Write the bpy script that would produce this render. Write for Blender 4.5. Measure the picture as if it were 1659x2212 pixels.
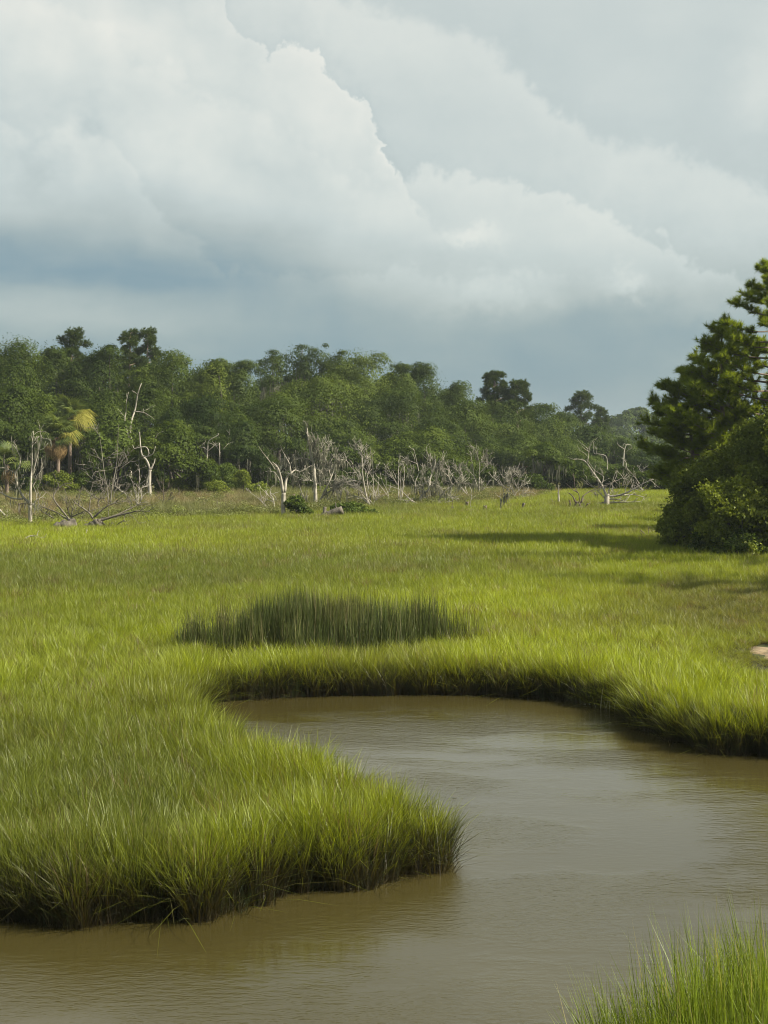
import bpy, math, random
import numpy as np
from mathutils import Vector

for o in list(bpy.data.objects):
    bpy.data.objects.remove(o, do_unlink=True)
SC = bpy.context.scene
COL = SC.collection
R = np.random.default_rng(7)
random.seed(7)

# ------------------------------------------------------------------ camera
CAM_H = 5.0                      # metres above the creek
A = 768 / 1659 / 1400            # radians per unit of the measuring grid (1659 wide)
HZ = 960.0                       # horizon row on that grid
cd = bpy.data.cameras.new('camera')
cam = bpy.data.objects.new('camera', cd)
COL.objects.link(cam)
cam.location = (0, 0, CAM_H)
cam.rotation_euler = (math.radians(90), 0, 0)
cd.sensor_fit = 'VERTICAL'
cd.sensor_height = 36
cd.lens = 1400 / 1024 * 36
cd.shift_y = -68 / 1024
cd.clip_start = 0.1
cd.clip_end = 6000
SC.camera = cam

def DP(X, Y, d):
    """point at depth d seen at grid position X, Y"""
    return np.array([(X - 829.5) * A * d, d, CAM_H + (HZ - Y) * A * d])
def GD(Y, z=0.35):
    """depth of a ground point of height z seen at row Y"""
    return (CAM_H - z) / ((Y - HZ) * A)

# ------------------------------------------------------------------ light and exposure
SUN_EL, SUN_AZ = math.radians(37), math.radians(103)      # azimuth from +Y towards +X
EXPO = 1.25
SC.render.engine = 'CYCLES'
SC.view_settings.view_transform = 'Standard'
SC.view_settings.look = 'None'
SC.view_settings.exposure = EXPO
SC.view_settings.gamma = 1
SC.view_settings.use_curve_mapping = False
SC.cycles.use_denoising = True
SC.cycles.filter_width = 1.1
SC.cycles.max_bounces = 6
SC.cycles.diffuse_bounces = 3
SC.cycles.glossy_bounces = 3
SC.cycles.transmission_bounces = 4
SC.cycles.volume_bounces = 0
SC.cycles.transparent_max_bounces = 4

sl = bpy.data.lights.new('sun', 'SUN')
sl.energy = 5.0
sl.angle = math.radians(0.9)
sl.color = (1.0, 0.925, 0.77)
so = bpy.data.objects.new('sun', sl)
COL.objects.link(so)
sdir = Vector((math.cos(SUN_EL) * math.sin(SUN_AZ), math.cos(SUN_EL) * math.cos(SUN_AZ), math.sin(SUN_EL)))
so.location = sdir * 200
so.rotation_euler = (-sdir).to_track_quat('-Z', 'Y').to_euler()

def lin(c):
    return tuple(((x / 255) / 12.92 if x / 255 <= 0.04045 else ((x / 255 + 0.055) / 1.055) ** 2.4) for x in c)

class NT:
    """small expression writer for node trees"""
    def __init__(s, tree):
        s.t = tree
    def n(s, typ, **kw):
        nd = s.t.nodes.new(typ)
        for k, v in kw.items():
            setattr(nd, k, v)
        return nd
    def put(s, sock, v):
        if hasattr(v, 'is_output') or isinstance(v, bpy.types.NodeSocket):
            s.t.links.new(v, sock)
        else:
            sock.default_value = v
    def m(s, op, *a, clamp=False):
        nd = s.n('ShaderNodeMath', operation=op, use_clamp=clamp)
        for i, v in enumerate(a):
            s.put(nd.inputs[i], v)
        return nd.outputs[0]
    def add(s, a, b): return s.m('ADD', a, b)
    def sub(s, a, b): return s.m('SUBTRACT', a, b)
    def mul(s, a, b): return s.m('MULTIPLY', a, b)
    def mad(s, a, b, c): return s.m('MULTIPLY_ADD', a, b, c)
    def sstep(s, x, a, b, o0=0.0, o1=1.0):
        nd = s.n('ShaderNodeMapRange', interpolation_type='SMOOTHSTEP')
        for i, v in enumerate((x, a, b, o0, o1)):
            s.put(nd.inputs[i], v)
        return nd.outputs[0]
    def lerp(s, x, a, b, o0=0.0, o1=1.0):
        nd = s.n('ShaderNodeMapRange')
        for i, v in enumerate((x, a, b, o0, o1)):
            s.put(nd.inputs[i], v)
        return nd.outputs[0]
    def mix(s, f, a, b):
        """scalar mix"""
        return s.add(s.mul(a, s.sub(1.0, f)), s.mul(b, f))
    def noise(s, vec, scale, detail=4, rough=0.5, out=0, dist=0.0):
        nd = s.n('ShaderNodeTexNoise')
        if vec is not None:
            s.put(nd.inputs['Vector'], vec)
        nd.inputs['Scale'].default_value = scale
        nd.inputs['Detail'].default_value = detail
        nd.inputs['Roughness'].default_value = rough
        nd.inputs['Distortion'].default_value = dist
        return nd.outputs[out]
    def curve(s, x, pts, lo, hi, ylo, yhi):
        """piecewise curve through pts (x, y), x on lo..hi"""
        t = s.lerp(x, lo, hi)
        nd = s.n('ShaderNodeFloatCurve')
        c = nd.mapping.curves[0]
        P = [((px - lo) / (hi - lo), (py - ylo) / (yhi - ylo)) for px, py in pts]
        c.points[0].location = P[0]
        c.points[1].location = P[-1]
        for p in P[1:-1]:
            c.points.new(*p)
        for p in c.points:
            p.handle_type = 'VECTOR'
        nd.mapping.use_clip = True
        nd.mapping.update()
        s.put(nd.inputs['Value'], t)
        return s.mad(nd.outputs[0], yhi - ylo, ylo)
    def ramp(s, x, stops, interp='LINEAR'):
        nd = s.n('ShaderNodeValToRGB')
        r = nd.color_ramp
        r.interpolation = interp
        while len(r.elements) < len(stops):
            r.elements.new(0.5)
        for e, (p, c) in zip(r.elements, stops):
            e.position = p
            e.color = (*c, 1)
        s.put(nd.inputs[0], x)
        return nd.outputs[0]
    def cmix(s, f, a, b, blend='MIX'):
        nd = s.n('ShaderNodeMix', data_type='RGBA', blend_type=blend)
        s.put(nd.inputs[0], f)
        s.put(nd.inputs[6], a if isinstance(a, bpy.types.NodeSocket) else (*a, 1))
        s.put(nd.inputs[7], b if isinstance(b, bpy.types.NodeSocket) else (*b, 1))
        return nd.outputs[2]
    def vscale(s, v, f):
        nd = s.n('ShaderNodeVectorMath', operation='SCALE')
        s.put(nd.inputs[0], v); s.put(nd.inputs['Scale'], f)
        return nd.outputs[0]
    def vmul(s, v, w):
        nd = s.n('ShaderNodeVectorMath', operation='MULTIPLY')
        s.put(nd.inputs[0], v); nd.inputs[1].default_value = w
        return nd.outputs[0]
    def vadd(s, v, w):
        nd = s.n('ShaderNodeVectorMath', operation='ADD')
        s.put(nd.inputs[0], v); s.put(nd.inputs[1], w)
        return nd.outputs[0]

# ------------------------------------------------------------------ sky: physical sky behind a deck of storm cloud
def build_world():
    w = bpy.data.worlds.new('World')
    SC.world = w
    w.use_nodes = True
    t = w.node_tree
    t.nodes.clear()
    N = NT(t)
    out = N.n('ShaderNodeOutputWorld')
    bg = N.n('ShaderNodeBackground')
    t.links.new(bg.outputs[0], out.inputs[0])
    sky = N.n('ShaderNodeTexSky', sky_type='NISHITA', sun_disc=False)
    sky.sun_elevation = SUN_EL
    sky.sun_rotation = SUN_AZ
    tc = N.n('ShaderNodeTexCoord').outputs['Generated']
    sep = N.n('ShaderNodeSeparateXYZ')
    t.links.new(tc, sep.inputs[0])
    dx, dy, dz = sep.outputs
    az = N.m('ARCTAN2', dx, dy)
    el = N.m('ARCSINE', dz)
    X = N.mad(az, 1 / A / 1000, 0.8295)          # thousands of grid units, by direction
    Y = N.mad(el, -1 / A / 1000, 0.960)
    def wob(scale, detail, rough=0.55, off=(0, 0, 0)):
        return N.sub(N.noise(N.vadd(tc, off), scale, detail, rough), 0.5)
    def hob(scale, detail, rough=0.55, off=(0, 0, 0)):      # the same, drawn out sideways
        return N.sub(N.noise(N.vmul(N.vadd(tc, off), (1, 1, 2.8)), scale, detail, rough), 0.5)
    def puff(scale, detail, rough=0.5, off=(0, 0, 0)):           # rounded lumps with creases between
        return N.m('ABSOLUTE', N.mul(wob(scale, detail, rough, off), 2.0))
    wx = N.add(N.mul(wob(12, 4, .5), 0.10), N.mul(N.sub(puff(38, 5, .5, (1, 6, 2)), .25), 0.07))
    wy = N.add(N.mul(wob(12, 4, .5, (3, 1, 2)), 0.08), N.add(N.mul(N.sub(puff(24, 5, .5, (5, 2, 1)), .25), 0.10), N.mul(N.sub(puff(80, 4, .55, (8, 2, 1)), .25), 0.05)))
    Xw, Yw = N.add(X, wx), N.add(Y, wy)
    Xs, Ys = N.add(X, N.mul(wob(9, 4, .5, (7, 3, 3)), 0.22)), N.add(Y, N.add(N.mul(hob(7, 5, .5, (1, 8, 4)), 0.10), N.mul(hob(18, 6, .55, (6, 8, 4)), 0.05)))
    # brightness of the far deck by height
    back = N.curve(Ys, [(-4, .70), (-1.0, .77), (0, .81), (.3, .795), (.52, .775), (.60, .725), (.68, .625), (.76, .545), (.85, .515), (.90, .57), (1.0, .60), (1.5, .60)], -4, 1.5, 0, 1)
    b = N.add(back, N.mul(hob(6, 6), 0.085))
    b = N.add(b, N.mul(wob(13, 7, .55, (2, 2, 9)), 0.06))
    # two faint banks on the right
    def bank(b, pts, gain, depth, soft):
        top = N.curve(Xw, pts, -9, 9, -2, 1.5)
        tt = N.sub(Yw, top)
        on = N.sstep(tt, -soft, soft)
        fall = N.m('EXPONENT', N.mul(N.m('MAXIMUM', tt, 0.0), -1 / depth))
        lo = N.m('EXPONENT', N.mul(N.m('MAXIMUM', N.mul(tt, -1), 0.0), -1 / (depth * .5)))
        return N.add(b, N.sub(N.mul(N.mul(on, fall), gain), N.mul(N.mul(N.sub(1.0, on), lo), gain * .45)))
    b = bank(b, [(-9, .4), (-.5, -.5), (.7, .0), (.9, .05), (1.02, .09), (1.1, .13), (1.18, .19), (1.27, .30), (1.40, .325), (1.54, .39), (1.7, .46), (3, .5), (9, .4)], 0.06, .16, .03)
    b = bank(b, [(-9, .5), (.5, .3), (.86, .37), (.90, .352), (.97, .352), (1.01, .385), (1.1, .388), (1.2, .412), (1.29, .445), (1.36, .495), (1.45, .535), (1.56, .58), (1.8, .62), (9, .5)], 0.055, .13, .014)
    # the great cumulus on the left
    body = N.curve(Ys, [(-4, .74), (-1.2, .82), (-.2, .86), (.05, .865), (.18, .85), (.28, .835), (.38, .805), (.46, .745), (.52, .665), (.57, .59), (.61, .545), (.645, .595), (.70, .62), (.76, .575), (.85, .545), (1.5, .60)], -4, 1.5, 0, 1)
    shift = N.curve(X, [(-9, 0), (.3, 0), (.55, .02), (.8, .10), (1.1, .14), (1.4, .10), (9, .0)], -9, 9, -1, 1)
    body2 = N.curve(N.sub(Ys, shift), [(-4, .74), (-1.2, .82), (-.2, .86), (.05, .862), (.18, .85), (.28, .832), (.38, .80), (.46, .745), (.52, .675), (.57, .605), (.63, .58), (.70, .575), (1.5, .60)], -4, 1.5, 0, 1)
    wl = N.sstep(X, .35, .8)
    body = N.mix(wl, body, body2)
    bill = puff(9, 7, .48, (4, 4, 4))
    bill2 = puff(9, 7, .48, (4 - .012, 4, 4 - .020))
    body = N.add(body, N.mul(N.sub(bill2, bill), N.sstep(Y, .55, .3, .07, .19)))
    body = N.add(body, N.mul(hob(5, 7, .55, (9, 1, 1)), 0.11))
    body = bank(body, [(-9, .5), (-.4, .2), (0, .285), (.05, .30), (.085, .335), (.11, .30), (.15, .262), (.18, .275), (.205, .315), (.24, .295), (.265, .31), (.285, .36), (.33, .46), (.45, .58), (9, .6)], .032, .10, .02)
    body = bank(body, [(-9, .3), (-.4, -.1), (.1, .05), (.2, .06), (.3, .16), (.36, .15), (.44, .24), (.52, .22), (.58, .30), (.66, .29), (.72, .37), (.8, .40), (9, .4)], .035, .11, .03)
    top = N.curve(Xw, [(-9, .4), (-3, -.6), (0, -.5), (.40, -.12), (.445, .0), (.49, .055), (.528, .11), (.545, .142), (.562, .14), (.585, .105), (.605, .095), (.64, .105), (.68, .125), (.695, .155), (.74, .185), (.775, .235), (.80, .285), (.835, .335), (.855, .375), (.885, .435), (.95, .49), (1.05, .525), (1.15, .555), (1.26, .60), (1.5, .68), (3, .75), (9, .4)], -9, 9, -2, 1.5)
    tt = N.sub(Yw, top)
    soft = N.curve(X, [(-9, .03), (.3, .007), (.86, .009), (.92, .03), (1.0, .03), (1.4, .05), (9, .05)], -9, 9, 0, .2)
    mask = N.sstep(tt, N.mul(soft, -1), soft)
    rim = N.mul(N.m('EXPONENT', N.mul(N.m('MAXIMUM', tt, 0.0), -1 / .035)), N.sstep(X, 1.3, .8))
    body = N.add(body, N.mul(rim, N.curve(Y, [(-4, .03), (.2, .03), (.33, .085), (.42, .07), (.5, .0), (1.5, 0)], -4, 1.5, 0, .2)))
    outside = N.m('EXPONENT', N.mul(N.m('MAXIMUM', N.mul(tt, -1), 0.0), -1 / .05))
    b = N.sub(b, N.mul(outside, N.sstep(X, 1.1, .75, 0.0, .045)))
    b = N.mix(mask, b, body)
    def spot(b, cx, cy, rx, ry, g, wx_=Xw, wy_=Yw):
        ex = N.mul(N.sub(wx_, cx), 1 / rx)
        ey = N.mul(N.sub(wy_, cy), 1 / ry)
        q = N.add(N.mul(ex, ex), N.mul(ey, ey))
        return N.add(b, N.mul(N.m('EXPONENT', N.mul(q, -1)), g))
    b = spot(b, 1.005, .505, .065, .022, .085)
    b = spot(b, 1.33, .595, .055, .032, .10)
    b = spot(b, 1.06, .635, .16, .03, .05)
    b = spot(b, .07, .35, .07, .05, -.07)
    b = spot(b, .20, .285, .04, .03, -.04)
    b = spot(b, .10, .67, .30, .04, .07, Xs, Ys)
    b = spot(b, 1.63, .20, .06, .10, .05)
    col = N.ramp(b, [(.40, lin((86, 116, 132))), (.50, lin((107, 135, 148))), (.56, lin((125, 150, 160))), (.62, lin((149, 166, 168))), (.70, lin((175, 186, 183))), (.78, lin((197, 206, 202))), (.85, lin((216, 221, 214))), (.93, lin((234, 234, 224)))])
    K = 10 / 2 ** EXPO
    cl = N.vscale(col, K)
    fin = N.cmix(0.93, sky.outputs[0], cl)
    t.links.new(fin, bg.inputs[0])
    bg.inputs[1].default_value = 0.1
build_world()

# ------------------------------------------------------------------ numpy helpers
def hash2(ix, iy, seed):
    h = (ix.astype(np.int64) * 374761393 + iy.astype(np.int64) * 668265263 + seed * 1442695041) & 0x7fffffff
    h = (h ^ (h >> 13)) * 1274126177 & 0x7fffffff
    h = h ^ (h >> 16)
    return (h & 0xffff) / 65535.0
def vnoise(x, y, seed=0):
    ix, iy = np.floor(x), np.floor(y)
    fx, fy = x - ix, y - iy
    fx = fx * fx * (3 - 2 * fx); fy = fy * fy * (3 - 2 * fy)
    a = hash2(ix, iy, seed); b = hash2(ix + 1, iy, seed)
    c = hash2(ix, iy + 1, seed); d = hash2(ix + 1, iy + 1, seed)
    return (a * (1 - fx) + b * fx) * (1 - fy) + (c * (1 - fx) + d * fx) * fy
def fbm(x, y, seed=0, o=4):
    s, amp, tot = 0, 1, 0
    for i in range(o):
        s = s + amp * vnoise(x * 2 ** i, y * 2 ** i, seed + i * 17); tot += amp; amp *= .5
    return s / tot
def sm(x, a, b):
    t = np.clip((x - a) / (b - a), 0, 1)
    return t * t * (3 - 2 * t)

def mesh_np(name, V, F, mat, attrs=None, smooth=False):
    V = np.asarray(V, np.float32).reshape(-1, 3)
    F = np.asarray(F, np.int32)
    me = bpy.data.meshes.new(name)
    k = F.shape[1]
    me.vertices.add(len(V)); me.vertices.foreach_set('co', V.ravel())
    me.loops.add(F.size); me.loops.foreach_set('vertex_index', F.ravel())
    me.polygons.add(len(F)); me.polygons.foreach_set('loop_start', np.arange(0, F.size, k, dtype=np.int32))
    if smooth:
        me.polygons.foreach_set('use_smooth', np.ones(len(F), bool))
    me.update(calc_edges=True)
    for an, av in (attrs or {}).items():
        a = me.attributes.new(an, 'FLOAT', 'POINT')
        a.data.foreach_set('value', np.asarray(av, np.float32).ravel())
    if mat:
        me.materials.append(mat)
    return me

class MB:
    """collects triangles and links them as one mesh object"""
    def __init__(s):
        s.V, s.F, s.a, s.n = [], [], [], 0
    def add(s, V, F, a=None):
        V = np.asarray(V, float).reshape(-1, 3); F = np.asarray(F, int).reshape(-1, 3)
        s.V.append(V); s.F.append(F + s.n); s.n += len(V)
        s.a.append(np.full(len(V), .5) if a is None else np.broadcast_to(a, (len(V),)))
    def mesh(s, name, mat, smooth=False):
        return mesh_np(name, np.concatenate(s.V), np.concatenate(s.F), mat, {'rv': np.concatenate(s.a)}, smooth)
    def obj(s, name, mat, parent=None, smooth=False, origin=None):
        if origin is not None:
            s.V = [v - np.asarray(origin) for v in s.V]
        o = bpy.data.objects.new(name, s.mesh(name, mat, smooth))
        COL.objects.link(o)
        if parent is not None:
            o.parent = parent
        elif origin is not None:
            o.location = origin
        return o

def tag(o, label=None, cat=None, group=None, kind=None):
    for k, v in (('label', label), ('category', cat), ('group', group), ('kind', kind)):
        if v: o[k] = v
    return o
def thing(name, label, cat, loc, group=None):
    o = bpy.data.objects.new(name, None)
    COL.objects.link(o)
    o.location = loc
    o.empty_display_size = 0.3
    return tag(o, label, cat, group)

def spline(P, n=4):
    """smooth a polyline"""
    P = np.asarray(P, float)
    if len(P) < 3:
        return np.array([P[0] + (P[-1] - P[0]) * t for t in np.linspace(0, 1, n + 1)])
    Q = np.vstack([2 * P[0] - P[1], P, 2 * P[-1] - P[-2]])
    out = []
    for i in range(1, len(Q) - 2):
        p0, p1, p2, p3 = Q[i - 1:i + 3]
        for t in np.linspace(0, 1, n, endpoint=False):
            out.append(.5 * (2 * p1 + (p2 - p0) * t + (2 * p0 - 5 * p1 + 4 * p2 - p3) * t * t + (3 * p1 - p0 - 3 * p2 + p3) * t ** 3))
    out.append(P[-1])
    return np.array(out)

def tube(mb, P, r, sides=6, a=None, rough=0.0):
    """tapered tube along P with radius r per point, ends closed"""
    P = np.asarray(P, float); n = len(P)
    r = np.broadcast_to(np.asarray(r, float), (n,))
    T = np.gradient(P, axis=0)
    T /= np.linalg.norm(T, axis=1, keepdims=True) + 1e-9
    up = np.array([0.31, 0.93, 0.19]) if abs(T[0] @ np.array([0.31, 0.93, 0.19])) < .9 else np.array([1., 0, 0])
    rings = []
    u = np.cross(T[0], up); u /= np.linalg.norm(u)
    for i in range(n):
        u = u - T[i] * (u @ T[i]); u /= np.linalg.norm(u) + 1e-9
        v = np.cross(T[i], u)
        th = np.arange(sides) * 2 * np.pi / sides
        rr = r[i] * (1 + rough * R.uniform(-1, 1, sides))
        rings.append(P[i] + (np.cos(th) * rr)[:, None] * u + (np.sin(th) * rr)[:, None] * v)
    V = np.concatenate(rings + [P[:1], P[-1:]])
    F = []
    for i in range(n - 1):
        for j in range(sides):
            k = (j + 1) % sides
            a0, a1, b0, b1 = i * sides + j, i * sides + k, (i + 1) * sides + j, (i + 1) * sides + k
            F += [(a0, a1, b1), (a0, b1, b0)]
    c0, c1 = n * sides, n * sides + 1
    for j in range(sides):
        k = (j + 1) % sides
        F += [(c0, k, j), (c1, (n - 1) * sides + j, (n - 1) * sides + k)]
    mb.add(V, F, a)

def rdir(n):
    v = R.normal(size=(n, 3))
    return v / np.linalg.norm(v, axis=1, keepdims=True)

# ------------------------------------------------------------------ materials
def new_mat(name):
    m = bpy.data.materials.new(name)
    m.use_nodes = True
    m.node_tree.nodes.clear()
    return m, NT(m.node_tree)

def leaf_mat(name, dark, light, trans=0.28, tcol=None, spread=.16, gloss=.005):
    """leaf: diffuse plus light coming through, hue varied leaf by leaf and tree by tree"""
    m, N = new_mat(name)
    out = N.n('ShaderNodeOutputMaterial')
    at = N.n('ShaderNodeAttribute', attribute_name='rv')
    oi = N.n('ShaderNodeObjectInfo')
    f = N.add(at.outputs['Fac'], N.mul(N.sub(oi.outputs['Random'], .5), spread * 2))
    col = N.cmix(N.m('MINIMUM', N.m('MAXIMUM', f, 0.0), 1.0), dark, light)
    d = N.n('ShaderNodeBsdfDiffuse'); N.put(d.inputs[0], col)
    tr = N.n('ShaderNodeBsdfTranslucent')
    N.put(tr.inputs[0], N.cmix(0.6, col, tcol or (light[0] * 1.3, light[1] * 1.3, light[2] * .6)))
    mx = N.n('ShaderNodeMixShader'); mx.inputs[0].default_value = trans
    N.t.links.new(d.outputs[0], mx.inputs[1]); N.t.links.new(tr.outputs[0], mx.inputs[2])
    g = N.n('ShaderNodeBsdfGlossy'); g.inputs['Roughness'].default_value = .5
    g.inputs[0].default_value = (.8, .8, .8, 1)
    m2 = N.n('ShaderNodeMixShader'); m2.inputs[0].default_value = gloss
    N.t.links.new(mx.outputs[0], m2.inputs[1]); N.t.links.new(g.outputs[0], m2.inputs[2])
    N.t.links.new(m2.outputs[0], out.inputs[0])
    return m

def bark_mat(name, c0, c1, scale=6, stretch=(3, 3, .6), bump=.4):
    m, N = new_mat(name)
    out = N.n('ShaderNodeOutputMaterial')
    p = N.n('ShaderNodeBsdfPrincipled')
    p.inputs['Roughness'].default_value = .9
    p.inputs['Specular IOR Level'].default_value = .2
    g = N.n('ShaderNodeNewGeometry').outputs['Position']
    n1 = N.noise(N.vmul(g, stretch), scale, 5, .6)
    n2 = N.noise(g, 1.3, 3)
    f = N.lerp(N.add(N.mul(n1, .7), N.mul(n2, .5)), .4, .8)
    N.put(p.inputs['Base Color'], N.cmix(f, c0, c1))
    b = N.n('ShaderNodeBump'); b.inputs['Strength'].default_value = bump; b.inputs['Distance'].default_value = .03
    N.put(b.inputs['Height'], n1)
    N.t.links.new(b.outputs[0], p.inputs['Normal'])
    N.t.links.new(p.outputs[0], out.inputs[0])
    return m

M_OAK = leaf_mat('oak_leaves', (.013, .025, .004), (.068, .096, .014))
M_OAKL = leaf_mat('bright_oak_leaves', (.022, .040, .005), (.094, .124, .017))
M_PINE = leaf_mat('pine_needles', (.019, .036, .008), (.084, .114, .020), trans=.25)
M_PINEF = leaf_mat('long_pine_needles', (.045, .080, .008), (.220, .270, .024), trans=.48, spread=.06)
M_BUSH = leaf_mat('shrub_leaves', (.028, .050, .009), (.100, .136, .024))
M_MYRT = leaf_mat('evergreen_leaves', (.040, .062, .006), (.215, .250, .024), gloss=.015, spread=.05)
M_YBUSH = leaf_mat('yellow_green_leaves', (.060, .085, .012), (.175, .21, .030))
M_MOSS = leaf_mat('hanging_moss', (.085, .085, .060), (.17, .165, .12), trans=.3, tcol=(.2, .2, .14))
M_PALM = leaf_mat('palm_fronds', (.055, .085, .020), (.165, .200, .048), gloss=.03)
M_PALMD = leaf_mat('dead_palm_fronds', (.13, .085, .04), (.28, .20, .09))
M_PALMY = leaf_mat('yellowed_palm_fronds', (.17, .17, .03), (.30, .28, .07))
M_BARK = bark_mat('dark_bark', (.030, .025, .020), (.10, .087, .070))
M_PBARK = bark_mat('pine_bark', (.075, .055, .042), (.21, .165, .125))
M_DEAD = bark_mat('bleached_wood', (.16, .142, .115), (.40, .37, .305), scale=4)
M_DEADG = bark_mat('weathered_grey_wood', (.16, .147, .118), (.42, .39, .32), scale=4)
M_DEADM = bark_mat('grey_brown_twigs', (.085, .075, .058), (.24, .22, .175), scale=4)
M_DEADD = bark_mat('dark_weathered_wood', (.055, .047, .037), (.19, .168, .135), scale=5)
M_DEADB = bark_mat('rotten_brown_wood', (.040, .032, .024), (.16, .13, .10), scale=5)
M_ROOT = bark_mat('red_brown_roots', (.15, .085, .055), (.40, .28, .20), scale=6)

# ------------------------------------------------------------------ creek outline (water level z = 0)
def W(X, Y):
    d = CAM_H / ((Y - HZ) * A)
    return ((X - 829.5) * A * d, d)
CREEK = [W(*p) for p in [(395, 1545), (415, 1522), (440, 1512), (500, 1512), (600, 1507), (700, 1502), (830, 1499), (1000, 1500),
                         (1120, 1502), (1200, 1510), (1250, 1520), (1330, 1530), (1388, 1545), (1412, 1575), (1470, 1602), (1560, 1622), (1660, 1634)]]
CREEK += [(8.5, 21.6), (13, 20.2), (30, 18.5), (70, 19), (70, 9), (14, 10.2), (5, 11.0), (2.9, 10.9), (2.1, 10.5), (1.55, 9.8), (1.2, 9.0), (.95, 7), (1.0, 3), (0, -20), (-70, -20), (-70, 15.2), (-15, 15.0)]
CREEK += [W(*p) for p in [(0, 1978), (120, 1982), (240, 1978), (430, 1974), (500, 1960), (560, 1940), (578, 1918), (640, 1918), (780, 1912), (835, 1884), (872, 1872),
                          (905, 1882), (935, 1880), (958, 1860), (938, 1846), (890, 1838), (800, 1818), (700, 1772), (630, 1730), (550, 1692), (480, 1664), (430, 1628), (398, 1585)]]
CREEK = np.array(CREEK)

def sdf(x, y):
    """distance to the creek edge, positive on land"""
    shp = x.shape
    x = x.ravel(); y = y.ravel()
    best = np.full(x.shape, 1e9); inside = np.zeros(x.shape, bool)
    n = len(CREEK)
    for i in range(n):
        ax, ay = CREEK[i]; bx, by = CREEK[(i + 1) % n]
        ex, ey = bx - ax, by - ay
        t = np.clip(((x - ax) * ex + (y - ay) * ey) / (ex * ex + ey * ey + 1e-12), 0, 1)
        best = np.minimum(best, (x - ax - t * ex) ** 2 + (y - ay - t * ey) ** 2)
        c = (ay > y) != (by > y)
        inside ^= c & (x < ex * (y - ay) / (ey if abs(ey) > 1e-12 else 1e-12) + ax)
    d = np.sqrt(best)
    d = np.where(inside, -d, d)
    return d.reshape(shp)
def edge(x, y):
    return sdf(x, y) + (fbm(x * 1.1, y * 1.1, 5, 3) - .5) * .55 + (fbm(x * 2.4, y * 2.4, 9, 3) - .5) * .34
def ground_z(x, y, s=None):
    if s is None:
        s = edge(x, y)
    z = -0.7 + 0.58 * sm(s, -1.6, -.18) + 0.22 * sm(s, -.20, .12) + 0.22 * sm(s, .1, 2.2)
    return z + (fbm(x * .35, y * .35, 3, 3) - .5) * .10 * sm(s, .3, 2)

def axis(lo, hi, step, far_lo, far_hi):
    a = list(np.arange(lo, hi + 1e-6, step))
    s = step
    while a[-1] < far_hi:
        s *= 1.16; a.append(min(a[-1] + s, far_hi))
    s = step
    while a[0] > far_lo:
        s *= 1.16; a.insert(0, max(a[0] - s, far_lo))
    return np.array(a)
def grid_mesh(name, xs, ys, zf, mat, attrs=None):
    gx, gy = np.meshgrid(xs, ys)
    gz = zf(gx, gy)
    V = np.stack([gx, gy, gz], -1).reshape(-1, 3)
    nx, ny = len(xs), len(ys)
    i = (np.arange(ny - 1)[:, None] * nx + np.arange(nx - 1)[None]).ravel()
    F = np.stack([i, i + 1, i + 1 + nx, i + nx], 1)
    return mesh_np(name, V, F, mat, None, True)

def mud_mat():
    m, N = new_mat('marsh_mud')
    out = N.n('ShaderNodeOutputMaterial'); p = N.n('ShaderNodeBsdfPrincipled')
    g = N.n('ShaderNodeNewGeometry').outputs['Position']
    n1 = N.noise(g, 3, 5); n2 = N.noise(g, .25, 3)
    c = N.cmix(N.lerp(n1, .35, .65), (.014, .011, .007), (.038, .031, .018))
    c = N.cmix(N.mul(N.lerp(n2, .4, .6), .6), c, (.060, .075, .022))
    N.put(p.inputs['Base Color'], c)
    p.inputs['Roughness'].default_value = .85
    p.inputs['Specular IOR Level'].default_value = .25
    b = N.n('ShaderNodeBump'); b.inputs['Strength'].default_value = .6; b.inputs['Distance'].default_value = .05
    N.put(b.inputs['Height'], n1); N.t.links.new(b.outputs[0], p.inputs['Normal'])
    N.t.links.new(p.outputs[0], out.inputs[0])
    return m
me = grid_mesh('marsh_ground', axis(-9.5, 11.5, .12, -900, 900), axis(8, 35.5, .12, -40, 1400), ground_z, mud_mat())
ground = bpy.data.objects.new('marsh_ground', me); COL.objects.link(ground)
tag(ground, kind='structure')

def water_mat():
    m, N = new_mat('muddy_water')
    out = N.n('ShaderNodeOutputMaterial'); p = N.n('ShaderNodeBsdfPrincipled')
    g = N.n('ShaderNodeNewGeometry').outputs['Position']
    n0 = N.noise(g, .22, 3)
    N.put(p.inputs['Base Color'], N.cmix(N.lerp(n0, .35, .65), (.040, .033, .010), (.050, .042, .014)))
    p.inputs['Roughness'].default_value = .06
    p.inputs['IOR'].default_value = 1.55
    # ripples: short waves lying across the view, in drifting patches with calm water between
    warp = N.vadd(g, N.vscale(N.noise(g, .5, 3, .5, 1), .8))
    pa = N.sstep(N.noise(N.vmul(warp, (.7, 1.6, 1)), .32, 4, .55), .42, .60)
    w1 = N.noise(N.vmul(g, (1.0, 2.6, 1)), 5.2, 3, .5)
    w2 = N.noise(N.vmul(g, (1.1, 2.4, 1)), 15, 3, .55)
    h = N.add(N.mul(w1, N.mad(pa, .60, .22)), N.mul(w2, N.mad(pa, .34, .06)))
    b = N.n('ShaderNodeBump'); b.inputs['Strength'].default_value = .26; b.inputs['Distance'].default_value = .05
    N.put(b.inputs['Height'], h); N.t.links.new(b.outputs[0], p.inputs['Normal'])
    N.t.links.new(p.outputs[0], out.inputs[0])
    return m
me = grid_mesh('creek_water', np.linspace(-75, 75, 31), np.linspace(-25, 32, 21), lambda x, y: x * 0, water_mat())
water = bpy.data.objects.new('creek_water', me); COL.objects.link(water)
tag(water, kind='structure')

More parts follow.
